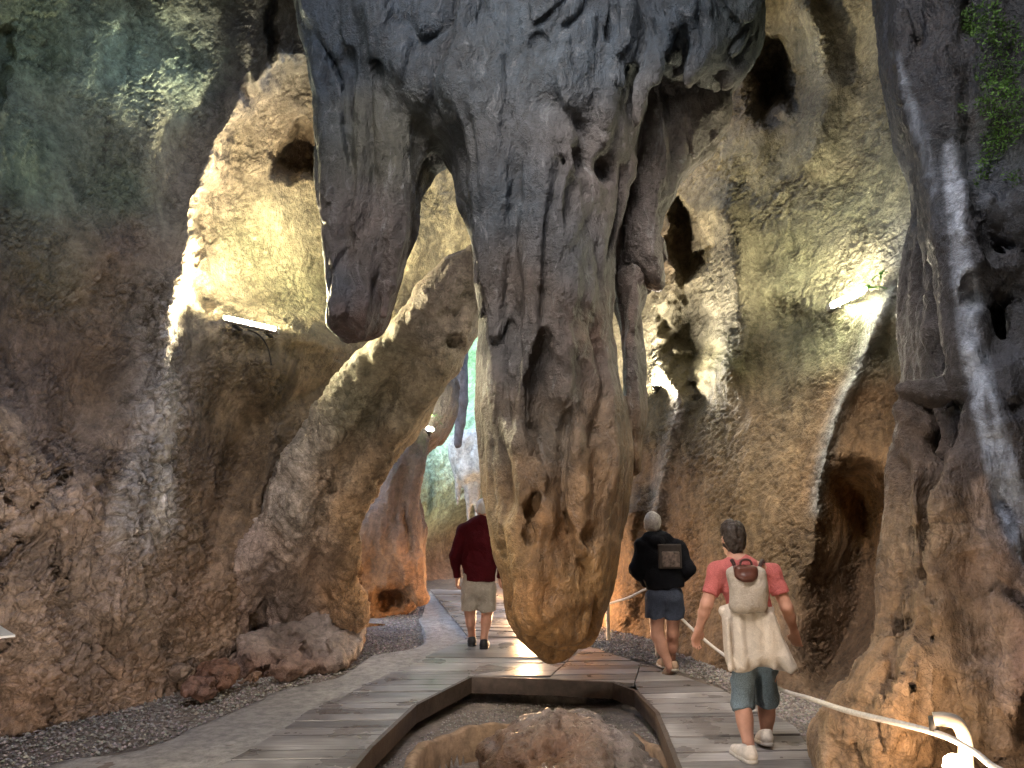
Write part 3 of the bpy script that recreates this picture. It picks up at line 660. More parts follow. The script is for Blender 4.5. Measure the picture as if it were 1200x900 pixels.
colmesh('rock_column', V, [(480,520,(.1,.07,.06)),(450,580,(.12,.08,.06)),(490,600,(.14,.09,.06)),(450,660,(.26,.14,.07)),(490,690,(.32,.16,.07)),(420,700,(.3,.16,.07)),(515,500,(.14,.11,.09))], MAT_FLARE,
   label='dark brown fluted column at the tunnel mouth, left of the man in maroon', cat='rock column')

# ---- dripstones hanging over the tunnel end
V = Vol((-1.6, 12.6, 1.4), (0.2, 15.2, 6.6), .035)
V.limb([[*P(541,330,13.6), .2], [*P(540,420,13.6), .13], [*P(539,470,13.6), .1], [*P(537,520,13.6), .05]], .05); V.noise(.05, 3, 3, .8, 3)
colmesh('hanging_stalactite', V, [(540,430,(.1,.1,.12))], MAT_DRIP, label='thin dark stalactite hanging in the tunnel gap beside the great stalactite', cat='stalactite')
V = Vol((-1.6, 13.2, 1.0), (0.3, 15.8, 4.2), .035)
V.slab([(524,520),(540,505),(575,500),(590,560),(575,580),(560,560),(545,575),(532,560)], 14.5, .35, .2, k=.06)
for a, b, r in ((536,600,.07),(548,628,.09),(558,640,.07),(570,615,.08)): V.limb([[*P(a, 540, 14.4), r*1.6], [*P(a+1, (540+b)/2, 14.4), r], [*P(a, b, 14.4), r*.45]], .04)
V.noise(.05, 3, 3, 1, 3)
colmesh('hanging_stalactite', V, [(545,540,(.4,.46,.5)),(560,600,(.35,.37,.37))], MAT_DRIP, label='pale bluish stalactite cluster above the head of the man in maroon', cat='stalactite')

# ---- flowstone column at the right
V = Vol((1.75, 3.2, -0.4), (5.2, 7.2, 8.6), 0.026)
YR = 5.35
V.slab([(1040,-520),(1046,-60),(1048,0),(1050,60),(1064,120),(1082,180),(1092,214),(1076,258),(1068,310),(1062,380),(1066,470),(1062,560),(1064,640),(1068,705),(1056,740),(1020,790),(982,832),(958,862),(962,910),(968,990),(1500,990),(1500,-520)], YR, 0.75, 0.55, k=.1)
def f2(ln, Y, r, k=.07, sub=False): fold(ln, Y, r, k, sub, V)
f2([(1076,-40),(1078,80),(1098,180),(1108,300),(1098,420),(1090,540)], 4.85, .13)
f2([(1056,20),(1064,90),(1086,150),(1098,230),(1105,330),(1125,450),(1150,600)], 4.72, .06, .05)
f2([(1110,-40),(1108,120),(1120,260),(1128,360),(1145,480),(1165,600),(1182,720)], 4.6, .12, .08)
f2([(1135,240),(1150,380),(1172,520),(1198,640),(1240,800)], 4.45, .14, .07)
f2([(1170,-60),(1168,100),(1165,260)], 4.5, .17, .1)
f2([(1230,-60),(1225,200),(1230,420),(1260,700)], 4.4, .25, .12)
f2([(1075,470),(1070,600),(1068,680),(1040,770),(985,850)], 4.74, .12, .16)
f2([(1110,560),(1108,690),(1095,800),(1070,900)], 4.5, .17, .12)
f2([(1150,640),(1150,760),(1150,900)], 4.4, .16, .12)
f2([(1185,700),(1180,800),(1185,900)], 4.3, .12, .1)
f2([(1045,760),(1020,840),(1005,930)], 4.66, .09, .16)
f2([(1075,770),(1050,860),(1040,950)], 4.5, .09, .16)
f2([(1000,830),(975,880),(965,950)], 4.8, .1, .14)
for ln, Y, r in [([(1132,660),(1138,740),(1155,770)], 4.3, .05), ([(1150,-40),(1146,100),(1150,210),(1142,260)], 4.3, .1), ([(1190,260),(1195,360),(1215,520)], 4.2, .16), ([(1200,640),(1210,780),(1215,900)], 4.1, .08), ([(1086,500),(1092,600),(1088,700)], 4.48, .05), ([(1138,330),(1140,352)], 4.38, .05)]:
    f2(ln, Y, r, .05, True)
V.noise(0.045, 2.4, 2.4, .5, 3); V.crease(.1, 1.8, 1.8, .3, .3, 2.); V.crease(.06, 4, 4, .5, .3, 6.); V.noise(0.02, 8, 8, 1.3, 2, 5.0)
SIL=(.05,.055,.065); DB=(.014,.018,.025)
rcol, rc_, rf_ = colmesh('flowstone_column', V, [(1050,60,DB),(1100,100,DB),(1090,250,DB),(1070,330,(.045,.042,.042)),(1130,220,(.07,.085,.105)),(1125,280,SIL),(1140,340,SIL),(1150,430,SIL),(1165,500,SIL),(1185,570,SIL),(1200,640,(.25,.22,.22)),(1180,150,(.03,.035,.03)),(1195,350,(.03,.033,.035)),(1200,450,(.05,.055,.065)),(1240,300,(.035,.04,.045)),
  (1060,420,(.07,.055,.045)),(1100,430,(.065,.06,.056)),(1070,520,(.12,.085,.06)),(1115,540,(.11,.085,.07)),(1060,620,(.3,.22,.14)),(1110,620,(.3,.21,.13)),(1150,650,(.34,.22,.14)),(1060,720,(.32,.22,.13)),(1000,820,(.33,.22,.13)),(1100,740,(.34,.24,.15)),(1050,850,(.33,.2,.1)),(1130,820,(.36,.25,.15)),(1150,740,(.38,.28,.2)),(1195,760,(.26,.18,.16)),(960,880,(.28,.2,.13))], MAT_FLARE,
  marks=[([(1106,170),(1122,160),(1136,290),(1152,390),(1176,490),(1204,590),(1230,680),(1190,660),(1164,590),(1142,490),(1122,390),(1110,290)], (.36,.41,.48), 5), ([(1044,60),(1052,60),(1080,140),(1098,210),(1112,290),(1106,290),(1088,220),(1066,150)], (.16,.19,.23), 4), ([(1140,560),(1156,560),(1178,700),(1186,900),(1160,900),(1152,700)], (.4,.3,.23), 8)],  # first mark paints the light caught along the column as a silvery streak
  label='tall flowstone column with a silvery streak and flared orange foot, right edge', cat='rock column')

# ------------------------------------------------------------------ lamps
STEEL = plain('lamp_steel', (.35, .33, .3), .45, .6, .15); DARKM = plain('dark_metal', (.05, .045, .04), .5, .5, .2)
def tube_lamp(a, b, Y, label, col, s, cable=None, back=0.0):
    A, Bp = P(a[0], a[1], Y), P(b[0], b[1], Y+back); root = thing('tube_lamp', label, 'lamp', (A+Bp)/2, 'tube lamps on the cave walls')
    d = (Bp-A)/np.linalg.norm(Bp-A); side = np.array([0, -1., 0])
    m = MB(); n = np.cross(d, side); n = n if n[2] > 0 else -n
    # open channel under the tube: bottom and front lip, end caps
    pr = [(-.05, -.035), (.05, -.035), (.055, -.012), (.047, -.012), (.043, -.027), (-.043, -.027), (-.047, .05), (-.055, .05)]
    V_ = [q+side*u+n*w for q in (A, Bp) for u, w in pr]; k = len(pr)
    m.add(V_, [tuple((i, (i+1) % k, k+(i+1) % k, k+i)) for i in range(k)])
    for q in (A, Bp): m.box(q+n*.002, (.01, .046, .03))
    part('housing', m.mesh('housing'), STEEL, root)
    m = MB(); m.tube([A+d*.03+n*.012, Bp-d*.03+n*.012], .03, 12); part('tube', m.mesh('tube', True), glow('tube_light_'+label[:4], col, s), root)
    for t in (.2, .8):
        m = MB(); m.box(A+(Bp-A)*t-n*.05+np.array([0, .09, 0]), (.02, .11, .012)); part('bracket', m.mesh('bracket'), DARKM, root)
    if cable is not None:
        m = MB(); m.tube(spline([P(*c) for c in cable]), .009, 6); part('cable', m.mesh('cable', True), DARKM, root)
    return root
YL, YL2 = [min(wallY(a+d, b+e) for d in (-6, 0, 6, 12 if a < 300 else -12) for e in (-10, 0, 8))-.1 for a, b in ((266,374),(322,388))]
tube_lamp((263,374), (325,388), YL, 'tube lamp glowing on the ledge of the left wall alcove', (1, .86, .55), 430, [(290,386,(YL+YL2)/2),(304,393,wallY(304,410)-.12),(314,408,wallY(314,415)-.08),(318,428,wallY(318,428)-.06)], back=YL2-YL)
YA, YB = [min(wallY(a+d, b+e) for d in (-8, 0, 8) for e in (-8, 0, 8))-.08 for a, b in ((972,360),(1015,340))]
tube_lamp((972,360), (1015,340), YA, 'tube lamp glowing beside the fern on the right wall', (1, .92, .66), 85, back=YB-YA)
def spot_lamp(px, py, Y, label, col, s, r=.07, aim=(0, 0, 1)):
    c = P(px, py, Y); root = thing('spot_lamp', label, 'lamp', c, 'small spot lamps in the rock')
    aim = np.array(aim, float)/np.linalg.norm(aim)
    m = MB(); m.tube([c-aim*r*1.4, c-aim*r*.6, c-aim*.01], [r*.5, r*1.05, r*1.15], 14, cap=True); part('housing', m.mesh('housing', True), DARKM, root)
    m = MB(); m.tube([c-aim*.005, c+aim*r*.35, c+aim*r*.6], [r, r*.8, r*.25], 14); part('bulb', m.mesh('bulb', True), glow('spot_light_'+str(px), col, s), root)
    m = MB(); m.box(c-aim*r*1.4+np.array([0, .06, -.01]), (.015, .09, .012)); part('bracket', m.mesh('bracket'), DARKM, root)
    return root
spot_lamp(770, 450, wallY(770,440)-.2, 'bright spot lamp behind the right edge of the great stalactite', (1, .9, .74), 330, .06, (0, -.35, 1))
spot_lamp(504, 503, 11.2, 'bright spot lamp with greenery under the buttress', (.95, 1, .8), 90, .06, (.2, -.5, .9))
spot_lamp(526, 459, 12.6, 'small far spot lamp above the tunnel mouth', (.95, 1, .9), 90, .045, (.2, -.5, .6))
def bollard(x, y, label, s, col=(1, .6, .3), z0=None, h=.3):
    z = float(floor_z(y)) if z0 is None else z0
    root = thing('bollard_lamp', label, 'lamp', (x, y, z), 'low lamps along the path')
    m = MB(); m.tube([(x, y, z-.05), (x, y, z+.05)], .06, 16); part('base', m.mesh('base', True), STEEL, root)
    m = MB(); m.tube([(x, y, z+.05), (x, y, z+.08), (x, y, z+h-.05), (x, y, z+h-.015), (x, y, z+h)], [.05, .058, .058, .05, .03], 20); part('globe', m.mesh('globe', True), glow('bollard_light', col, s), root)
    return root
bl = P(1121, 891, 3.62)
bollard(bl[0], bl[1], 'low lamp glowing at the foot of the flowstone column beside the hooked post', 13, (1, .72, .48), z0=bl[2]-.28)
bollard(0.25, 10.9, 'low lamp on the path edge hidden behind the great stalactite', 45, (1, .62, .34))
bollard(0.2, 13.4, 'low lamp on the tunnel path beyond the man in maroon', 60, (1, .55, .24))
bollard(-2.05, 3.1, 'added low fill lamp out of view, brightening the lower left wall', 66, (1, .87, .74))  # added lamp outside the view, fill for the lower left wall

# ------------------------------------------------------------------ boardwalk, path, gravel
def wood(name):
    m, N, L, B = nt(name)
    tc = N.new('ShaderNodeTexCoord'); oi = N.new('ShaderNodeObjectInfo'); geo = N.new('ShaderNodeNewGeometry')
    ad = N.new('ShaderNodeVectorMath'); ad.operation = 'MULTIPLY_ADD'; L.new(oi.outputs['Random'], ad.inputs[0]); ad.inputs[1].default_value = (37, 91, 53); L.new(geo.outputs['Position'], ad.inputs[2])
    mp = N.new('ShaderNodeMapping'); mp.inputs['Scale'].default_value = (1.6, 22, 22); L.new(ad.outputs[0], mp.inputs['Vector'])
    g = nd(N, 'ShaderNodeTexNoise', Scale=1.6, Detail=5.0, Roughness=0.7); L.new(mp.outputs[0], g.inputs['Vector'])
    w = nd(N, 'ShaderNodeTexNoise', Scale=2.3, Detail=4.0); L.new(geo.outputs['Position'], w.inputs['Vector'])
    c = mixc(N, L, ramp(N, L, g.outputs[0], [(.3, 0), (.7, 1)]), (.19, .178, .17), (.42, .4, .385))
    c = mixc(N, L, 1.0, c, ramp(N, L, oi.outputs['Random'], [(0, .55), (1, 1.25)]), 'MULTIPLY')
    c = mixc(N, L, 1.0, c, ramp(N, L, w.outputs[0], [(.35, .6), (.65, 1.15)]), 'MULTIPLY'); L.new(c, B.inputs['Base Color'])
    L.new(ramp(N, L, w.outputs[0], [(.35, .22), (.65, .5)]), B.inputs['Roughness']); B.inputs['Specular IOR Level'].default_value = .5
    b = N.new('ShaderNodeBump'); b.inputs['Strength'].default_value = .5; b.inputs['Distance'].default_value = .006; L.new(g.outputs[0], b.inputs['Height']); L.new(b.outputs[0], B.inputs['Normal'])
    return m
WOOD = wood('worn_planks'); WOODK = plain('dark_edge_board', (.07, .05, .038), .55, noise=.4, ns=12, bump=.01)
def clip_poly(sub, clip):
    out = list(sub); n = len(clip)
    area = sum(clip[i][0]*clip[(i+1) % n][1]-clip[(i+1) % n][0]*clip[i][1] for i in range(n)); sg = 1 if area > 0 else -1
    for i in range(n):
        a, b = clip[i], clip[(i+1) % n]; inp, out = out, []
        sd = lambda p: sg*((b[0]-a[0])*(p[1]-a[1])-(b[1]-a[1])*(p[0]-a[0]))
        for j in range(len(inp)):
            p, q = inp[j], inp[(j+1) % len(inp)]; dp, dq = sd(p), sd(q)
            if dp >= 0: out.append(p)
            if (dp >= 0) != (dq >= 0):
                t = dp/(dp-dq); out.append((p[0]+t*(q[0]-p[0]), p[1]+t*(q[1]-p[1])))
        if not out: return []
    return out
walk = thing('boardwalk', 'weathered plank boardwalk curving round the sunken basin', 'boardwalk', (0, 8, 0))
rb = random.Random(3)
def prism(pl, z0, z1, zf):
    m = MB(); n = len(pl)
    m.add([(x, y, z0+zf(y)) for x, y in pl]+[(x, y, z1+zf(y)) for x, y in pl], [tuple(range(n))[::-1], tuple(range(n, 2*n))]+[(i, (i+1) % n, n+(i+1) % n, n+i) for i in range(n)])
    return m
SECT = [([(454,791.5),(549,746.5),(660,750),(668,770),(550,792.5)], -1, .2), ([(504,690.5),(575,690.5),(640,746),(549,746)], -8, .2),
        ([(551,793),(668,770.6),(642,795.5)], 0, .2), ([(643,796),(669,770.6),(690,757),(750,777),(743,800.5),(720,799.5)], 3, .2), ([(744,801),(751.5,777),(844,807),(905,836),(774,836),(748,810)], 6, .2), ([(774,836.6),(906,836.6),(930,850),(990,930),(812,930)], 4, .2)]
def lay(cl):
    A = abs(sum(cl[i][0]*cl[(i+1) % len(cl)][1]-cl[(i+1) % len(cl)][0]*cl[i][1] for i in range(len(cl))))/2 if len(cl) >= 3 else 0
    if A > .004:
        dz = rb.uniform(-.007, .007); m = prism(cl, .012+dz, .05+dz, lambda y: float(floor_z(y))); part('plank', m.mesh('plank'), WOOD, walk)
for poly, ang, wdt in SECT:
    g = np.array([G(a, b, .05)[:2] for a, b in poly])
    a = math.radians(ang); ux, uy = math.cos(a), math.sin(a); vx, vy = -uy, ux
    vs = g[:, 0]*vx+g[:, 1]*vy; v = math.floor(vs.min()/wdt)*wdt
    while v < vs.max():
        w1 = v+wdt-.014-.008*rb.random()
        lay(clip_poly([(ux*s+vx*q, uy*s+vy*q) for s, q in ((-20, v), (20, v), (20, w1), (-20, w1))], [tuple(p) for p in g]))
        v += wdt
# left arm of the walk: boards run from the concrete to the basin edge
le = np.array([G(*p, .05)[:2] for p in [(160,975),(259,896),(291,880),(320,860),(352,838),(372,826),(422,804),(454,792)]]); re = np.array([G(*p, .05)[:2] for p in [(350,975),(385,930),(430,877.5),(483,827.5),(550,793.5)]])
v = le[0, 1]
while v < 8.36:
    w1 = min(v+.21-.014-.012*rb.random(), 8.38); xl = lambda y: float(np.interp(y, le[:, 1], le[:, 0])); xr = lambda y: float(np.interp(y, re[:, 1], re[:, 0])); j = rb.uniform(-.03, .03)
    lay([(xl(v)+j, v-.03), (xr(v), v+.01), (xr(w1), w1+.01), (xl(w1)+j, w1-.03)]); v += .21
PIT_E = [G(*p, .05)[:2] for p in [(385,930),(430,877.5),(483,827.5),(550,793.5),(642,796),(720,800),(748,810.5),(773.5,836.5),(812,930)]]
for a, b in zip(PIT_E[:-1], PIT_E[1:]):
    d = (b-a)/np.linalg.norm(b-a); nrm = np.array([-d[1], d[0]]); c0 = np.array([.2, 6.6]); nrm = nrm if np.dot(nrm, c0-a) > 0 else -nrm
    q = [a+nrm*.004-d*.01, b+nrm*.004+d*.01, b+nrm*.04+d*.01, a+nrm*.04-d*.01]
    m = prism([tuple(t) for t in q], -.09, .06, lambda y: float(floor_z(y))); part('edge_board', m.mesh('edge_board'), WOODK, walk)
# concrete strip left of the boards
Lp = [(-60,960),(67,893),(143,883),(187,870),(240,847),(300,822),(333,807),(397,793),(437,768),(492,757),(495,739),(492,725),(504,692)]
Rp = [(206,960),(265,896),(297,880),(326,860),(358,838),(378,826),(427,804),(458,793),(485,783),(524,762),(551,745),(527,712),(508,691)]
Lw = spline([G(*p, .03) for p in Lp], 8); Rw = spline([G(*p, .03) for p in Rp], 8)
nu = 16; t = np.linspace(0, 1, nu)[None, :, None]; cc = Lw[:, None]*(1-t)+Rw[:, None]*t
jit = fbm(cc[..., 0]*2, cc[..., 1]*2, 0*cc[..., 0], 3); cc[:, 0, :2] += .05*jit[:, :1]; cc[..., 2] = floor_z(cc[..., 1])+.026+.006*jit
cc = np.concatenate([cc[:, :1]-np.array([0, 0, .06]), cc], 1)
MAT_CONC = rock('concrete_path', lump=.006, lump_s=3, grain=.003, rough=.7, color=(.36, .34, .31), var=.3)
struct(link('path', mesh_np('path', cc.reshape(-1, 3), grid_faces(cc.shape[0], cc.shape[1])), MAT_CONC))

def gravel(poly, n, label, zfn, smin=.006, smax=.02, mat=None, ring=None):
    pl = np.array([G(*p)[:2] for p in poly]); lo, hi = pl.min(0), pl.max(0); pts = []
    while len(pts) < n:
        q = lo+(hi-lo)*RNG.random((n*3, 2)); sdq = poly_sd(q[:, 0], q[:, 1], pl); q = q[sdq > -.03*RNG.random(len(q))]
        if ring is not None: q = q[ring(q)]
        pts += list(q)
    q = np.array(pts[:n]); s = smin+(smax-smin)*RNG.random(n)**2.2
    O = np.array([(1,0,0),(-1,0,0),(0,1,0),(0,-1,0),(0,0,1),(0,0,-1)], float); Fo = np.array([(0,2,4),(2,1,4),(1,3,4),(3,0,4),(2,0,5),(1,2,5),(3,1,5),(0,3,5)])
    an = RNG.random(n)*6.28; sc3 = 0.6+.8*RNG.random((n, 6, 1)); v = O[None]*sc3*s[:, None, None]; v[..., 2] *= .7
    x = v[..., 0]*np.cos(an)[:, None]-v[..., 1]*np.sin(an)[:, None]; y = v[..., 0]*np.sin(an)[:, None]+v[..., 1]*np.cos(an)[:, None]
    z = zfn(q[:, 0], q[:, 1])
    co = np.stack([x+q[:, :1], y+q[:, 1:], v[..., 2]+(z+s*.2)[:, None]], -1).reshape(-1, 3)
    f = (Fo[None]+6*np.arange(n)[:, None, None]).reshape(-1, 3)
    tn = np.repeat((.16+.26*RNG.random((n, 1)))*np.array([1, .9, .8])*(0.9+.2*RNG.random((n, 3))), 6, 0)
    o = link('gravel', mesh_np('gravel', co, f, smooth=False, tint=tn), mat); o['kind'] = 'stuff'; tag(o, label, 'gravel'); return o
mg, N_, L_, B_ = nt('pebbles'); at_ = N_.new('ShaderNodeAttribute'); at_.attribute_name = 'tint'; L_.new(at_.outputs['Color'], B_.inputs['Base Color']); B_.inputs['Roughness'].default_value = .7
gz = lambda x, y: floor_z(y)+.012
gravel([(-40,925),(-30,868),(150,825),(260,790),(400,760),(440,728),(497,697),(497,757),(397,795),(300,824),(187,872),(67,897)], 9000, 'loose grey gravel strip between left wall and path', gz, mat=mg)
gravel([(690,760),(712,722),(800,762),(900,795),(1000,830),(965,900),(945,865),(900,846),(844,805),(770,780)], 8000, 'loose grey gravel between boardwalk and right wall', gz, mat=mg)
inring = lambda q: ((q[:, 0]-BC[0])/BR[0])**2+((q[:, 1]-BC[1])/BR[1])**2
gravel([(550,797),(440,877),(410,930),(810,930),(768,838),(720,803)], 5000, 'pale pebbles lying in the sunken basin', lambda x, y: np.where(((x-BC[0])/BR[0])**2+((y-BC[1])/BR[1])**2 < .9, -.41, -.165), .005, .014, mg, lambda q: (inring(q) < .88) | (inring(q) > 1.14))

# ---- loose rocks
MAT_WET = rock('wet_rock', lump=0.03, lump_s=4.0, nod=0.015, nod_s=7.0, grain=0.012, rough=0.36, spec=.7)
def boulder(name, vol, pts, label, nodv=.6):
    vol.noise(.085 if name != 'stalagmite' else .06, 3.4, 3.4, 4.2, 3); vol.noise(.035 if name != 'stalagmite' else .02, 10, 10, 10, 2, 2.)
    return colmesh(name, vol, pts, MAT_WET if name == 'stalagmite' else MAT_STONE, nodv=nodv, label=label, cat='rock')
V = Vol((-3.9, 7.2, -.2), (-1.3, 10.2, 1.3), .028)
V.slab([(256,790),(275,768),(300,752),(340,745),(380,734),(412,722),(428,750),(408,778),(380,797),(330,808),(280,818),(262,815)], lambda x, y: 8.35+(x-250)*.004, .38, .2, k=.06)
V.limb([[*P(300,760,8.5), .16], [*P(400,728,9.2), .2]], .1); V.limb([[*P(330,790,8.1), .12], [*P(385,775,8.6), .15]], .08)
boulder('rock_ledge', V, [(300,750,(.36,.3,.26)),(380,740,(.36,.31,.28)),(300,785,(.24,.12,.075)),(370,780,(.26,.14,.09)),(400,770,(.36,.3,.26))], 'low brown rock ledge with a pale top at the foot of the buttress')
for i, (px, py, Y, r, sx, lab) in enumerate([(247,793,7.75,.17,1.25,'larger dark red boulder at the end of the rock ledge'), (232,815,7.35,.12,1.2,'small dark boulder lying lowest beside the path'), (283,800,7.9,.12,1.1,'small brown boulder touching the front of the rock ledge'), (210,790,7.7,.1,1.6,'flat pale slab leaning behind the boulders on the left')]):
    c = P(px, py, Y); V = Vol(c-r*2.3, c+r*2.3, .02); V.ball(c, r, .0, sx=sx, sz=.85); V.ball(c+np.array([r*.5, .05, r*.25]), r*.6, .05)
    boulder('boulder', V, [(px, py, [(.27,.14,.09),(.2,.11,.08),(.28,.17,.11),(.33,.24,.18)][i])], lab)
V = Vol((-.7, 5.2, -.55), (1.7, 7.6, .5), .022)
V.slab([(560,886),(580,866),(612,850),(640,838),(668,835),(704,843),(745,860),(772,892),(772,990),(560,990)], 6.5, .6, .25, k=.1)
V.limb([[*P(600,882,6.15), .1], [*P(640,868,6.3), .12], [*P(690,868,6.4), .12], [*P(735,892,6.2), .12]], .08)
V.limb([[*P(640,905,5.95), .13], [*P(700,908,5.95), .14]], .1); V.ball(P(660,872,6.0), .09, .05, True); V.ball(P(715,862,6.05), .07, .05, True); V.ball(P(628,880,5.95), .06, .05, True)
boulder('stalagmite', V, [(640,828,(.3,.28,.28)),(690,830,(.3,.28,.28)),(740,856,(.26,.23,.22)),(600,860,(.15,.08,.04)),(640,870,(.17,.085,.035)),(690,870,(.17,.085,.04)),(750,900,(.17,.13,.1)),(650,900,(.15,.07,.03))], 'squat brown stalagmite with wet crown painted pale as top light in the sunken basin', .8)  # pale crown points paint light from above into the colour

# ---- rope line
ROPE = plain('white_rope', (.62, .58, .52), .8, noise=.2, ns=60, bump=.003)
PIPE = plain('cream_pipe', (.55, .47, .36), .45, noise=.15, ns=14)
hook = P(1093, 850, 3.82)
rp = [(*P(712,708,10.1),), (*P(735,701,9.7),), (*P(768,690,9.25),), (*P(800,726,8.6),), (*P(841,762,7.6),), (*P(905,803,6.05),), (*P(950,819,4.95),), (*P(1000,835,4.35),), tuple(hook+[.0, 0, -.03]), (*P(1140,880,3.6),), (*P(1180,906,3.4),), (*P(1300,935,3.0),)]
m = MB(); m.tube(spline(rp, 7), .015, 8); o = link('rope', m.mesh('rope', True), ROPE); tag(o, 'white guard rope sagging along the right side of the boardwalk', 'rope')
def stake(pts, r, label):
    root = thing('rope_post', label, 'post', pts[0], 'posts of the rope line')
    m = MB(); m.tube(spline(pts, 6), r, 14); part('pipe', m.mesh('pipe', True), PIPE, root)
    t_ = np.array(pts[-1], float); m = MB(); m.tube([t_+[0, 0, .012], t_+[0, 0, -.05]], r*.7, 10); part('clip', m.mesh('clip', True), DARKM, root)
b0 = P(1133, 905, 3.78)
stake([(b0[0], b0[1], -.1), (b0[0], b0[1], b0[2]), (*P(1131,868,3.78),), (*P(1122,848,3.79),), (*P(1108,843,3.8),), (*P(1094,843,3.82),)], .032, 'cream hooked pipe post with the rope clip beside the low lamp')
q = P(768, 690, 9.25); stake([(q[0], q[1], -.1), (q[0], q[1], q[2]-.12), (q[0], q[1], q[2])], .025, 'straight rope post behind the man in the black hoodie')
q = P(712, 708, 10.1); stake([(q[0], q[1], -.1), (q[0], q[1], q[2]-.12), (q[0], q[1], q[2])], .025, 'rope post at the wall beside the stalactite edge')

# ---- information panel at the left edge
c0, c1, c2 = P(18, 744, 4.9), P(2, 734, 5.2), P(-60, 752, 4.9); root = thing('information_panel', 'pale slanted information panel poking in at the left edge', 'sign', (c2[0]-.1, 4.95, 0))
m = MB(); a0, a1, a2 = c0, P(0, 733, 5.2), c2; b3 = a1+(a2-a0); up = np.array([0, 0, .012])
m.add([a0, a1, b3, a2, a0-up, a1-up, b3-up, a2-up], [(0,1,2,3),(7,6,5,4),(0,4,5,1),(1,5,6,2),(2,6,7,3),(3,7,4,0)]); part('board', m.mesh('board'), plain('panel_white', (.6, .6, .58), .35, noise=.05), root)
m = MB(); m.tube([(c2[0]-.05, 5.05, -.05), (c2[0]-.05, 5.05, c2[2]-.01)], .03, 12); part('post', m.mesh('post', True), DARKM, root)

# ---- moss and fern
LEAF = plain('fern_leaf', (.1, .26, .04), .5, noise=.3, ns=20); MOSS = plain('moss_green', (.065, .14, .025), .85, noise=.6, ns=8)
def tufts(name, src, sel, n, s, label, mat, out):
    idx = np.nonzero(sel)[0]; q = src[RNG.choice(idx, n)]; nv = np.array([-.2, -1, .25])/1.05
    d = RNG.normal(size=(n, 3)); d /= np.linalg.norm(d, axis=1)[:, None]; e = RNG.normal(size=(n, 3)); e -= (e*d).sum(1)[:, None]*d; e /= np.linalg.norm(e, axis=1)[:, None]
    sz = (s*(.4+RNG.random(n)))[:, None]; q = q+nv*(out*RNG.random(n)**1.5)[:, None]+RNG.normal(size=(n, 3))*.012
    co = np.stack([q, q+d*sz+e*sz*.4, q+d*sz*2.0, q+d*sz-e*sz*.4], 1).reshape(-1, 3)
    o = link(name, mesh_np(name, co, np.arange(4*n).reshape(-1, 4), smooth=False), mat); o['kind'] = 'stuff'; tag(o, label, 'moss'); return o
rpx, rpy = proj(rc_); front = rc_[:, 1] < 5.1; wob = 10*fbm(rc_[:, 0]*5, rc_[:, 1]*5, rc_[:, 2]*5, 2)
tufts('moss', rc_, front & (rpx+2.2*wob > 1143) & (rpx+2.2*wob < 1190) & (rpy+2*wob > 22) & (rpy+3*wob < 222) & ~((rpy > 62) & (rpy < 70)), 7000, .012, 'green moss cushion hanging down the upper flowstone column', MOSS, .05)
def fern(name, c, n, r, label, up=(0, 0, 1)):
    root = thing(name, label, 'plant', c, 'small ferns at the lamps'); rr = random.Random(len(label))
    for i in range(n):
        a = rr.uniform(0, 6.28); el = rr.uniform(-.5, .9); d = np.array([math.cos(a)*math.cos(el), -abs(math.sin(a)*math.cos(el))*.8, math.sin(el)]); L = r*rr.uniform(.6, 1.2)
        sd = np.cross(d, [0, 0, 1.]); sd /= np.linalg.norm(sd)+1e-6; m = MB(); c = np.array(c)
        for j in range(7):
            t0 = .15+.12*j; w = .32*L*math.sin(math.pi*min(1, t0*.9+.1)); b0_ = c+d*L*t0-np.array([0, 0, .5*L*t0*t0]); dd = d*L*.1
            pass
        sp = [c+d*L*t-np.array([0, 0, .5*L*t*t]) for t in np.linspace(0, 1, 8)]; wd = [.05*L*(.3+2.2*math.sin(math.pi*(t*.9+.08))*(1 if k % 2 else .45)) for k, t in enumerate(np.linspace(0, 1, 8))]
        vv = []; ff = []
        for k, q in enumerate(sp): vv += [q-sd*wd[k], q, q+sd*wd[k]]
        for k in range(7): ff += [(3*k, 3*k+1, 3*k+4, 3*k+3), (3*k+1, 3*k+2, 3*k+5, 3*k+4)]
        m.add(vv, ff); part('frond', m.mesh('frond'), LEAF, root)
fern('fern', P(1020,338,7.35), 12, .17, 'bright green fern at the right end of the right tube lamp')
fern('fern', P(1032,322,7.3), 8, .15, 'dull green fern above the right tube lamp beside the flowstone column')
fern('fern', P(505,488,11.2), 12, .2, 'sunlit green fern above the spot lamp under the buttress')

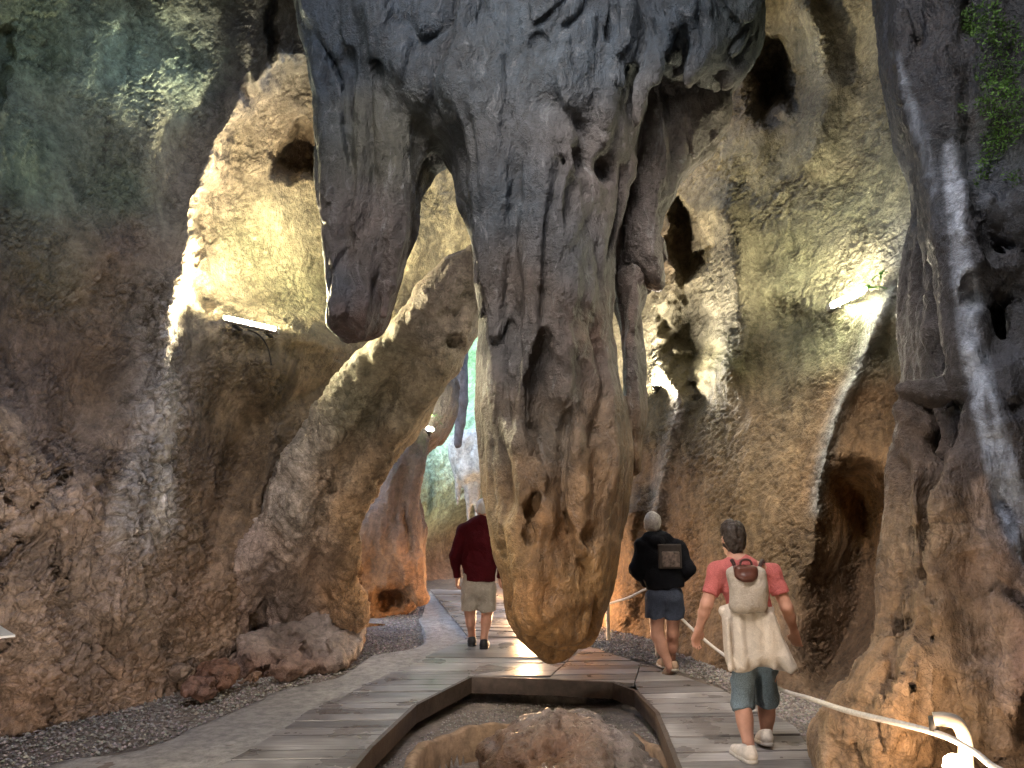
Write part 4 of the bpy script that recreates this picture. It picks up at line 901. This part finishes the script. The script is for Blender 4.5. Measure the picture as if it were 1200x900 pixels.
# ------------------------------------------------------------------ people
SKIN = plain('skin', (.5, .27, .19), .5, noise=.1, ns=25, spec=.4)
def cloth(name, col, ns=160.0, noise=.18, rough=.9):
    m, N, L, B = nt(name); tc = N.new('ShaderNodeTexCoord'); pos = tc.outputs['Object']
    n = nd(N, 'ShaderNodeTexNoise', Scale=ns, Detail=3.0); L.new(pos, n.inputs['Vector']); w = nd(N, 'ShaderNodeTexNoise', Scale=9.0, Detail=5.0, Roughness=.6, Distortion=1.2); L.new(pos, w.inputs['Vector'])
    c = mixc(N, L, 1.0, tuple(col), ramp(N, L, n.outputs[0], [(.3, 1-noise), (.7, 1+noise)]), 'MULTIPLY'); c = mixc(N, L, 1.0, c, ramp(N, L, w.outputs[0], [(.3, .82), (.7, 1.15)]), 'MULTIPLY'); L.new(c, B.inputs['Base Color'])
    B.inputs['Roughness'].default_value = rough; B.inputs['Specular IOR Level'].default_value = .12
    hh = math_(N, L, 'ADD', math_(N, L, 'MULTIPLY', n.outputs[0], .12), math_(N, L, 'ABSOLUTE', math_(N, L, 'SUBTRACT', w.outputs[0], .5)))
    b = N.new('ShaderNodeBump'); b.inputs['Strength'].default_value = .8; b.inputs['Distance'].default_value = .02; L.new(hh, b.inputs['Height']); L.new(b.outputs[0], B.inputs['Normal']); return m
HV = .0085
def box_of(pts, m=.2):
    a = np.array([p[:3] for p in pts], float); return a.min(0)-m, a.max(0)+m
def J(px, py, Y, r): return [*P(px, py, Y), r]
def hand(V, w, d, side, s=1.0):
    """palm and five bent fingers from wrist w along d; side = direction the thumb leaves"""
    w, d, side = [np.array(q, float) for q in (w, d, side)]; d /= np.linalg.norm(d); side -= d*np.dot(side, d); side /= np.linalg.norm(side); nrm = np.cross(d, side)
    k = w+d*.085*s
    for i, o in enumerate((-.03, -.01, .01, .03)): V.limb([[*(w+side*o*.5*s), .019*s], [*(k+side*o*s), .0135*s]], .012)
    for o, L in ((.031, .066), (.011, .076), (-.01, .07), (-.03, .054)):
        a = k+side*o*s; b = a+(d*.92+nrm*.35)*L*.5*s; c = b+(d*.55+nrm*.8)*L*.5*s
        V.limb([[*a, .0105*s], [*b, .0095*s], [*c, .0082*s]], .003)
    a = w+d*.025*s+side*.026*s; b = a+(d*.6+side*.7)*.036*s; c = b+(d*.95+side*.1+nrm*.3)*.033*s
    V.limb([[*a, .014*s], [*b, .0115*s], [*c, .0095*s]], .006)
def head(V, c, f, s=1.0):
    c = np.array(c, float); f = np.array(f, float)/np.linalg.norm(f); rt = np.cross(f, [0, 0, 1.]); rt /= np.linalg.norm(rt); up = np.array([0, 0, 1.])
    V.ball(c+up*.02*s-f*.012*s, .082*s, .02, sx=.95, sy=1.08, sz=1.14)
    V.limb([[*(c+f*.035*s-up*.03*s), .058*s], [*(c+f*.05*s-up*.085*s), .036*s]], .03)          # jaw
    V.limb([[*(c+f*.092*s+up*.012*s), .009*s], [*(c+f*.112*s-up*.022*s), .014*s]], .012)          # nose
    for g in (-1, 1):
        V.ball(c+f*.088*s+rt*g*.031*s+up*.016*s, .014*s, .008, True)                               # eye sockets
        V.ball(c+f*.078*s+rt*g*.031*s+up*.016*s, .0125*s, .0)                                       # eyes
        V.ball(c+rt*g*.08*s-up*.008*s-f*.005*s, .024*s, .006, sx=.5, sy=.8, sz=1.25)                # ears
    V.limb([[*(c+f*.098*s-up*.052*s-rt*.02*s), .007*s], [*(c+f*.098*s-up*.052*s+rt*.02*s), .007*s]], .006)   # mouth
def vol_for(pts, m): lo, hi = box_of(pts, m); return Vol(lo, hi, HV)
def put(name, V, mat, root): c, f = V.net(); return part(name, mesh_np(name, c, f), mat, root)
def shoe(root, heel, toe, mat, mat2, s=1.0, name='shoe'):
    heel, toe = np.array(heel, float), np.array(toe, float); V = vol_for([heel, toe], .16); d = toe-heel
    V.limb([[*(heel+[0, 0, .045]), .044*s], [*(heel+d*.5+[0, 0, .04]), .046*s], [*(toe+[0, 0, .028]), .036*s]], .02)
    V.limb([[*(heel+[0, 0, .05]), .042*s], [*(heel+d*.1+[0, 0, .095]), .043*s]], .02, flat=True)
    o = put(name, V, mat, root)
    V = vol_for([heel, toe], .16); V.limb([[*(heel+[0, 0, .014]), .047*s], [*(heel+d*.5+[0, 0, .012]), .049*s], [*(toe+[0, 0, .012]), .043*s]], .01)
    zc = (heel[2]+toe[2])/2
    V.F = np.maximum(V.F, np.abs(V.ax[2][None, None, :]-(heel[2]+np.clip(((V.ax[1]-heel[1])/(d[1] if abs(d[1]) > .02 else .02)), 0, 1)*d[2])[None, :, None]-.012)-.014)
    put('sole', V, mat2, o); return o

# ---- woman in the coral shirt
root = thing('person', 'woman in coral shirt with pale cardigan tied at the waist, walking away', 'person', P(888, 889, 5.75)*[1, 1, 0], 'visitors walking through the cave')
Y = 5.78
hd = J(858, 631, Y+.02, .1); neck = J(862, 652, Y, .052); nb = J(868, 662, Y-.01, .06)
sL, sR = J(841, 670, Y, .056), J(904, 671, Y, .056)
eL, eR = J(828, 708, Y-.03, .041), J(922, 712, Y-.06, .041); wL, wR = J(819, 737, Y+.05, .027), J(931, 741, Y+.02, .027)
hL, hR = J(873, 758, Y, .09), J(897, 758, Y, .09)
kL, kR = J(869, 823, Y+.02, .058), J(898, 819, Y+.1, .058); aL, aR = J(879, 882, Y-.1, .037), J(898, 870, Y+.14, .037)
V = vol_for([hd, hL, hR, wL, wR, aL, aR], .26)
head(V, hd[:3], (-.35, 1, -.25), .98); V.limb([[*hd[:2], hd[2]-.05, .055], neck, nb], .03)
V.limb([nb, J(873, 690, Y, .115), J(879, 718, Y, .11), J(884, 748, Y, .12)], .05, sx=1.2, sy=.82); V.limb([sL, nb, sR], .04)
for a, b, c in ((sL, eL, wL), (sR, eR, wR)):
    V.limb([a, [*b[:3], .043], c], .02); mid = (np.array(b)+np.array(c))/2; V.ball((np.array(b[:3])*.65+np.array(c[:3])*.35), .041, .02)
for a, k_, c in ((hL, kL, aL), (hR, kR, aR)):
    V.limb([a, k_, c], .04); q = np.array(k_[:3])*.68+np.array(c[:3])*.32; V.ball(q+[0, -.015, 0], .056, .03, sz=1.7)
    V.limb([[c[0], c[1], c[2], .036], [c[0], c[1]+.02, c[2]-.05, .036]], .02)
hand(V, wL[:3], np.array(wL[:3])-np.array(eL[:3])+[-.01, .02, -.05], (1, .5, 0)); hand(V, wR[:3], np.array(wR[:3])-np.array(eR[:3])+[-.01, .03, -.06], (-.7, .7, 0))
put('body', V, SKIN, root)
V = vol_for([hd], .22); c = np.array(hd[:3]); V.ball(c+[.004, -.018, .034], .093, .0, sx=.95, sy=1.05, sz=1.1); V.ball(c+[.008, -.03, -.03], .076, .03, sz=1.1)
V.limb([[*(c+[-.2, .16, -.05]), .1], [*(c+[.03, .19, -.06]), .1]], .03, True); V.noise(.014, 34, 34, 18, 2); V.noise(.008, 75, 75, 40, 1)
put('hair', V, plain('dark_hair', (.035, .026, .02), .5, noise=.5, ns=60, bump=.008), root)
V = vol_for([nb, sL, sR, hL, eL, eR], .25)
V.limb([J(868, 664, Y-.01, .085), J(872, 688, Y, .128), J(879, 715, Y, .124), J(884, 742, Y, .13)], .05, sx=1.22, sy=.86, flat=True); V.limb([[*sL[:3], .062], [*nb[:3], .06], [*sR[:3], .062]], .05)
for s_, e_, f_ in ((sL, eL, .72), (sR, eR, .62)):
    e2 = np.array(s_)+(np.array(e_)-np.array(s_))*f_; V.limb([[*s_[:3], .064], [*e2[:3], .063]], .04, flat=True)
V.noise(.01, 9, 9, 5, 3); V.crease(.014, 5, 5, 7, .3); put('shirt', V, cloth('coral_cotton', (.45, .13, .12)), root)
V = vol_for([hL, hR, kL, kR], .2)
V.limb([J(878, 735, Y, .125), J(885, 755, Y, .13)], .04, sx=1.15, sy=.9)
for a, k_, c in ((hL, kL, aL), (hR, kR, aR)):
    e2 = np.array(k_)+(np.array(c)-np.array(k_))*.12; V.limb([[*a[:3], .1], [*k_[:3], .074], [*e2[:3], .073]], .04, flat=True)
V.noise(.01, 10, 10, 8, 3); V.crease(.014, 5, 5, 8, .3, 3.); put('trousers', V, cloth('washed_denim', (.17, .23, .27), noise=.35), root)
V = Vol(P(800, 850, 5.4), P(980, 640, 6.1), HV)
V.slab([(846,712),(870,706),(902,708),(908,725),(918,752),(935,787),(912,785),(890,781),(868,787),(852,786),(848,750)], Y-.04, .17, .11, k=.02, sm=2)
V.limb([J(848, 716, Y-.02, .035), J(876, 718, Y-.13, .04), J(903, 714, Y-.02, .035)], .03)
for a, b in (((852,725),(856,784)), ((866,725),(872,782)), ((882,722),(886,778)), ((895,720),(908,782)), ((904,722),(926,784))):
    V.limb([J(*a, Y-.17, .012), J(*b, Y-.18, .024)], .035)
V.noise(.012, 12, 12, 2, 2); put('cardigan', V, cloth('cream_knit', (.62, .56, .47), noise=.12), root)
WH = plain('cream_canvas', (.6, .55, .48), .8, noise=.2, ns=40); SOLE = plain('shoe_sole', (.5, .47, .42), .7, noise=.2)
h1 = G(880, 893.5, .05); shoe(root, h1, h1+[-.045, .2, 0], WH, SOLE)
h2 = G(899, 878, .05); shoe(root, h2+[0, 0, .03], h2+[.015, .2, -.005], WH, SOLE)
bk = P(876, 688, Y-.17); br = thing('backpack', 'small beige drawstring backpack with brown flap on the woman in coral', 'backpack', bk)
V = Vol(bk-.3, bk+.3, HV); V.rbox(bk+[.0, 0, -.02], (.135, .062, .155), .055); V.rbox(bk+[0, -.045, -.06], (.1, .035, .09), .03, k=.03); V.noise(.014, 11, 11, 6, 3); put('bag', V, cloth('beige_canvas', (.46, .41, .34), noise=.15), br)
fl = P(874, 671, Y-.22); V = Vol(fl-.2, fl+.2, HV); V.rbox(fl+[0, .02, .0], (.085, .06, .05), .035); V.limb([[*(fl+[-.02, -.035, -.035]), .03], [*(fl+[.02, -.035, -.035]), .03]], .03); put('flap', V, plain('brown_leather', (.1, .035, .022), .4, noise=.2), br)
for a, b in (((858, 657), (866, 676)), ((893, 657), (886, 676))):
    m = MB(); m.tube(spline([P(a[0]+(-2 if a[0] < 870 else 2), a[1]+4, Y+.03), P(*a, Y-.075), P((a[0]+b[0])/2, (a[1]+b[1])/2, Y-.15), P(*b, Y-.2)], 5), .014, 8); part('strap', m.mesh('strap', True), plain('dark_strap', (.04, .018, .015), .6), br)
m = MB(); m.tube(spline([P(867, 668, Y-.21), P(869, 657, Y-.2), P(879, 657, Y-.2), P(882, 668, Y-.21)], 5), .008, 8); part('handle', m.mesh('handle', True), plain('dark_handle', (.06, .025, .02), .6), br)

# ---- man in the black hoodie
root = thing('person', 'man in black hoodie and denim shorts stepping away along the rope', 'person', P(785, 795, 8.25)*[1, 1, 0]+[0, 0, .045], 'visitors walking through the cave')
Y = 8.25
hd = J(764, 614, Y+.03, .1); nb = J(770, 632, Y, .07); sL, sR = J(752, 641, Y, .07), J(794, 642, Y, .07)
eL, eR = J(746, 668, Y-.02, .055), J(807, 667, Y-.03, .055); wL, wR = J(757, 684, Y+.24, .03), J(795, 682, Y+.26, .03)
hL, hR = J(769, 700, Y, .1), J(789, 700, Y, .1); kL, kR = J(770, 744, Y+.03, .062), J(788, 742, Y+.12, .062); aL, aR = J(785, 781, Y-.02, .04), J(786, 782, Y+.35, .04)
V = vol_for([hd, wL, wR, aL, aR, eL, eR], .28); head(V, hd[:3], (-.2, 1, -.1)); V.limb([[*hd[:2], hd[2]-.05, .06], nb], .03)
V.limb([nb, J(775, 665, Y, .13), J(779, 695, Y, .13)], .05, sx=1.2, sy=.85)
for a, b, c in ((sL, eL, wL), (sR, eR, wR)): V.limb([a, b, c], .02)
for a, k_, c in ((hL, kL, aL), (hR, kR, aR)):
    V.limb([a, k_, c], .04); q = np.array(k_[:3])*.68+np.array(c[:3])*.32; V.ball(q+[0, -.02, 0], .06, .03, sz=1.7); V.limb([[*c[:3], .038], [c[0], c[1]+.02, c[2]-.04, .036]], .02)
hand(V, wL[:3], (.25, .3, .05), (0, .3, 1)); hand(V, wR[:3], (-.25, .3, .05), (0, .3, 1)); put('body', V, SKIN, root)
V = vol_for([hd], .22); c = np.array(hd[:3]); V.ball(c+[.0, -.016, .03], .091, .0, sx=.95, sy=1.05, sz=1.12); V.ball(c+[0, -.03, -.02], .076, .03)
V.limb([[*(c+[-.1, .17, -.05]), .1], [*(c+[.06, .18, -.06]), .1]], .03, True); V.noise(.01, 30, 30, 16, 2); put('hair', V, plain('grey_hair', (.4, .38, .36), .6, noise=.4, ns=50, bump=.006), root)
V = vol_for([nb, sL, sR, eL, eR, wL, wR, hL], .28)
V.limb([J(770, 634, Y-.01, .11), J(773, 655, Y, .16), J(777, 675, Y, .165), J(779, 689, Y, .162)], .05, sx=1.2, sy=.85, flat=True); V.limb([[*sL[:3], .085], [*nb[:3], .075], [*sR[:3], .085]], .05)
for a, b, c in ((sL, eL, wL), (sR, eR, wR)): V.limb([[*a[:3], .085], [*b[:3], .07], [*c[:3], .05]], .04, flat=True)
V.limb([J(760, 629, Y-.04, .05), J(770, 634, Y-.11, .06), J(780, 630, Y-.04, .05)], .04); V.noise(.014, 7, 7, 6, 3); V.crease(.01, 4, 4, 6, .3)
hood = put('hoodie', V, cloth('black_fleece', (.008, .009, .012)), root)
pc = P(785, 652, Y-.158); V = Vol(pc-.25, pc+.25, HV); V.rbox(pc, (.125, .013, .125), .01, rz=.12); pr_ = put('back_print', V, plain('print_frame', (.035, .028, .024), .8), hood)
V = Vol(pc-.25, pc+.25, HV); V.rbox(pc+[.005, -.006, -.03], (.095, .013, .08), .008, rz=.12); put('print_picture', V, plain('print_grey', (.13, .1, .085), .8, noise=.85, ns=22), pr_)
V = vol_for([hL, hR, kL, kR], .2); V.limb([J(778, 682, Y, .14), J(779, 700, Y, .145)], .04, sx=1.15, sy=.9)
for a, k_ in ((hL, kL), (hR, kR)):
    e2 = np.array(a)+(np.array(k_)-np.array(a))*.52; V.limb([[*a[:3], .112], [*e2[:3], .11]], .04, flat=True)
V.noise(.014, 9, 9, 7, 3); put('shorts', V, cloth('dark_denim', (.06, .075, .11), noise=.3), root)
TAN = plain('tan_suede', (.36, .25, .17), .85, noise=.2, ns=30)
h = P(790, 786, Y-.02); shoe(root, h, P(777, 797, Y+.1), TAN, SOLE); h = G(786, 789, .05)*[1, 0, 1]+[0, Y+.33, 0]; shoe(root, h, h+[-.02, .2, 0], TAN, SOLE)

# ---- man in the maroon sweater
root = thing('person', 'man in maroon sweater and grey shorts half hidden by the stalactite tip', 'person', P(560, 758, 9.7)*[1, 1, 0]+[0, 0, .13], 'visitors walking through the cave')
Y = 9.7
hd = J(566, 597, Y+.02, .1); nb = J(563, 612, Y, .07); sL, sR = J(543, 622, Y, .075), J(581, 622, Y, .075)
eL, eR = J(533, 651, Y-.05, .055), J(590, 650, Y-.03, .055); wL, wR = J(536, 677, Y+.04, .032), J(586, 677, Y+.06, .032)
hL, hR = J(551, 688, Y, .1), J(570, 688, Y, .1); kL, kR = J(551, 718, Y+.02, .064), J(571, 718, Y+.05, .064); aL, aR = J(553, 746, Y+.1, .042), J(567, 748, Y-.02, .042)
V = vol_for([hd, wL, wR, aL, aR, eL, eR], .28); head(V, hd[:3], (.1, 1, 0)); V.limb([[*hd[:2], hd[2]-.05, .06], nb], .03)
V.limb([nb, J(562, 650, Y, .12), J(561, 683, Y, .12)], .05, sx=1.2, sy=.85)
for a, b, c in ((sL, eL, wL), (sR, eR, wR)): V.limb([a, b, c], .02)
for a, k_, c in ((hL, kL, aL), (hR, kR, aR)):
    V.limb([a, k_, c], .04); q = np.array(k_[:3])*.68+np.array(c[:3])*.32; V.ball(q+[0, -.02, 0], .062, .03, sz=1.6); V.limb([[*c[:3], .04], [c[0], c[1]+.02, c[2]-.05, .036]], .02)
hand(V, wL[:3], (.0, .03, -.2), (.3, 1, 0)); hand(V, wR[:3], (.0, .03, -.2), (-.3, 1, 0)); put('body', V, SKIN, root)
V = vol_for([hd], .22); c = np.array(hd[:3]); V.ball(c+[.0, -.012, .028], .092, .0, sx=.95, sy=1.07, sz=1.13); V.limb([[*(c+[-.1, .17, -.06]), .1], [*(c+[.1, .17, -.06]), .1]], .03, True); V.noise(.008, 30, 30, 16, 2)
put('hair', V, plain('white_hair', (.62, .6, .58), .6, noise=.2, ns=50), root)
V = vol_for([nb, sL, sR, eL, eR, wL, hL], .3)
V.limb([J(563, 614, Y-.01, .11), J(562, 635, Y, .17), J(562, 660, Y, .175), J(561, 681, Y, .175)], .06, sx=1.15, sy=.85, flat=True); V.limb([[*sL[:3], .09], [*nb[:3], .075], [*sR[:3], .09]], .05)
for a, b, c in ((sL, eL, wL), (sR, eR, wR)): V.limb([[*a[:3], .085], [*b[:3], .064], [*c[:3], .048]], .015, flat=True)
V.noise(.012, 6, 6, 5, 3); V.crease(.008, 4, 4, 5, .3); put('sweater', V, cloth('maroon_wool', (.06, .005, .008)), root)
V = vol_for([hL, hR, kL, kR], .2); V.limb([J(560, 676, Y, .15), J(560, 690, Y, .155)], .04, sx=1.15, sy=.9)
for a, k_ in ((hL, kL), (hR, kR)): V.limb([[*a[:3], .112], [*(np.array(a)+(np.array(k_)-np.array(a))*.86)[:3], .115]], .04, flat=True)
V.noise(.014, 9, 9, 7, 3); put('shorts', V, cloth('grey_cotton', (.36, .33, .28)), root)
BK = plain('black_shoe', (.012, .012, .014), .6, noise=.3); h = G(553, 757, .05); shoe(root, h, h+[-.01, .2, 0], BK, BK, 1.1); h = G(567, 760.5, .05); shoe(root, h, h+[.015, .2, 0], BK, BK, 1.1)
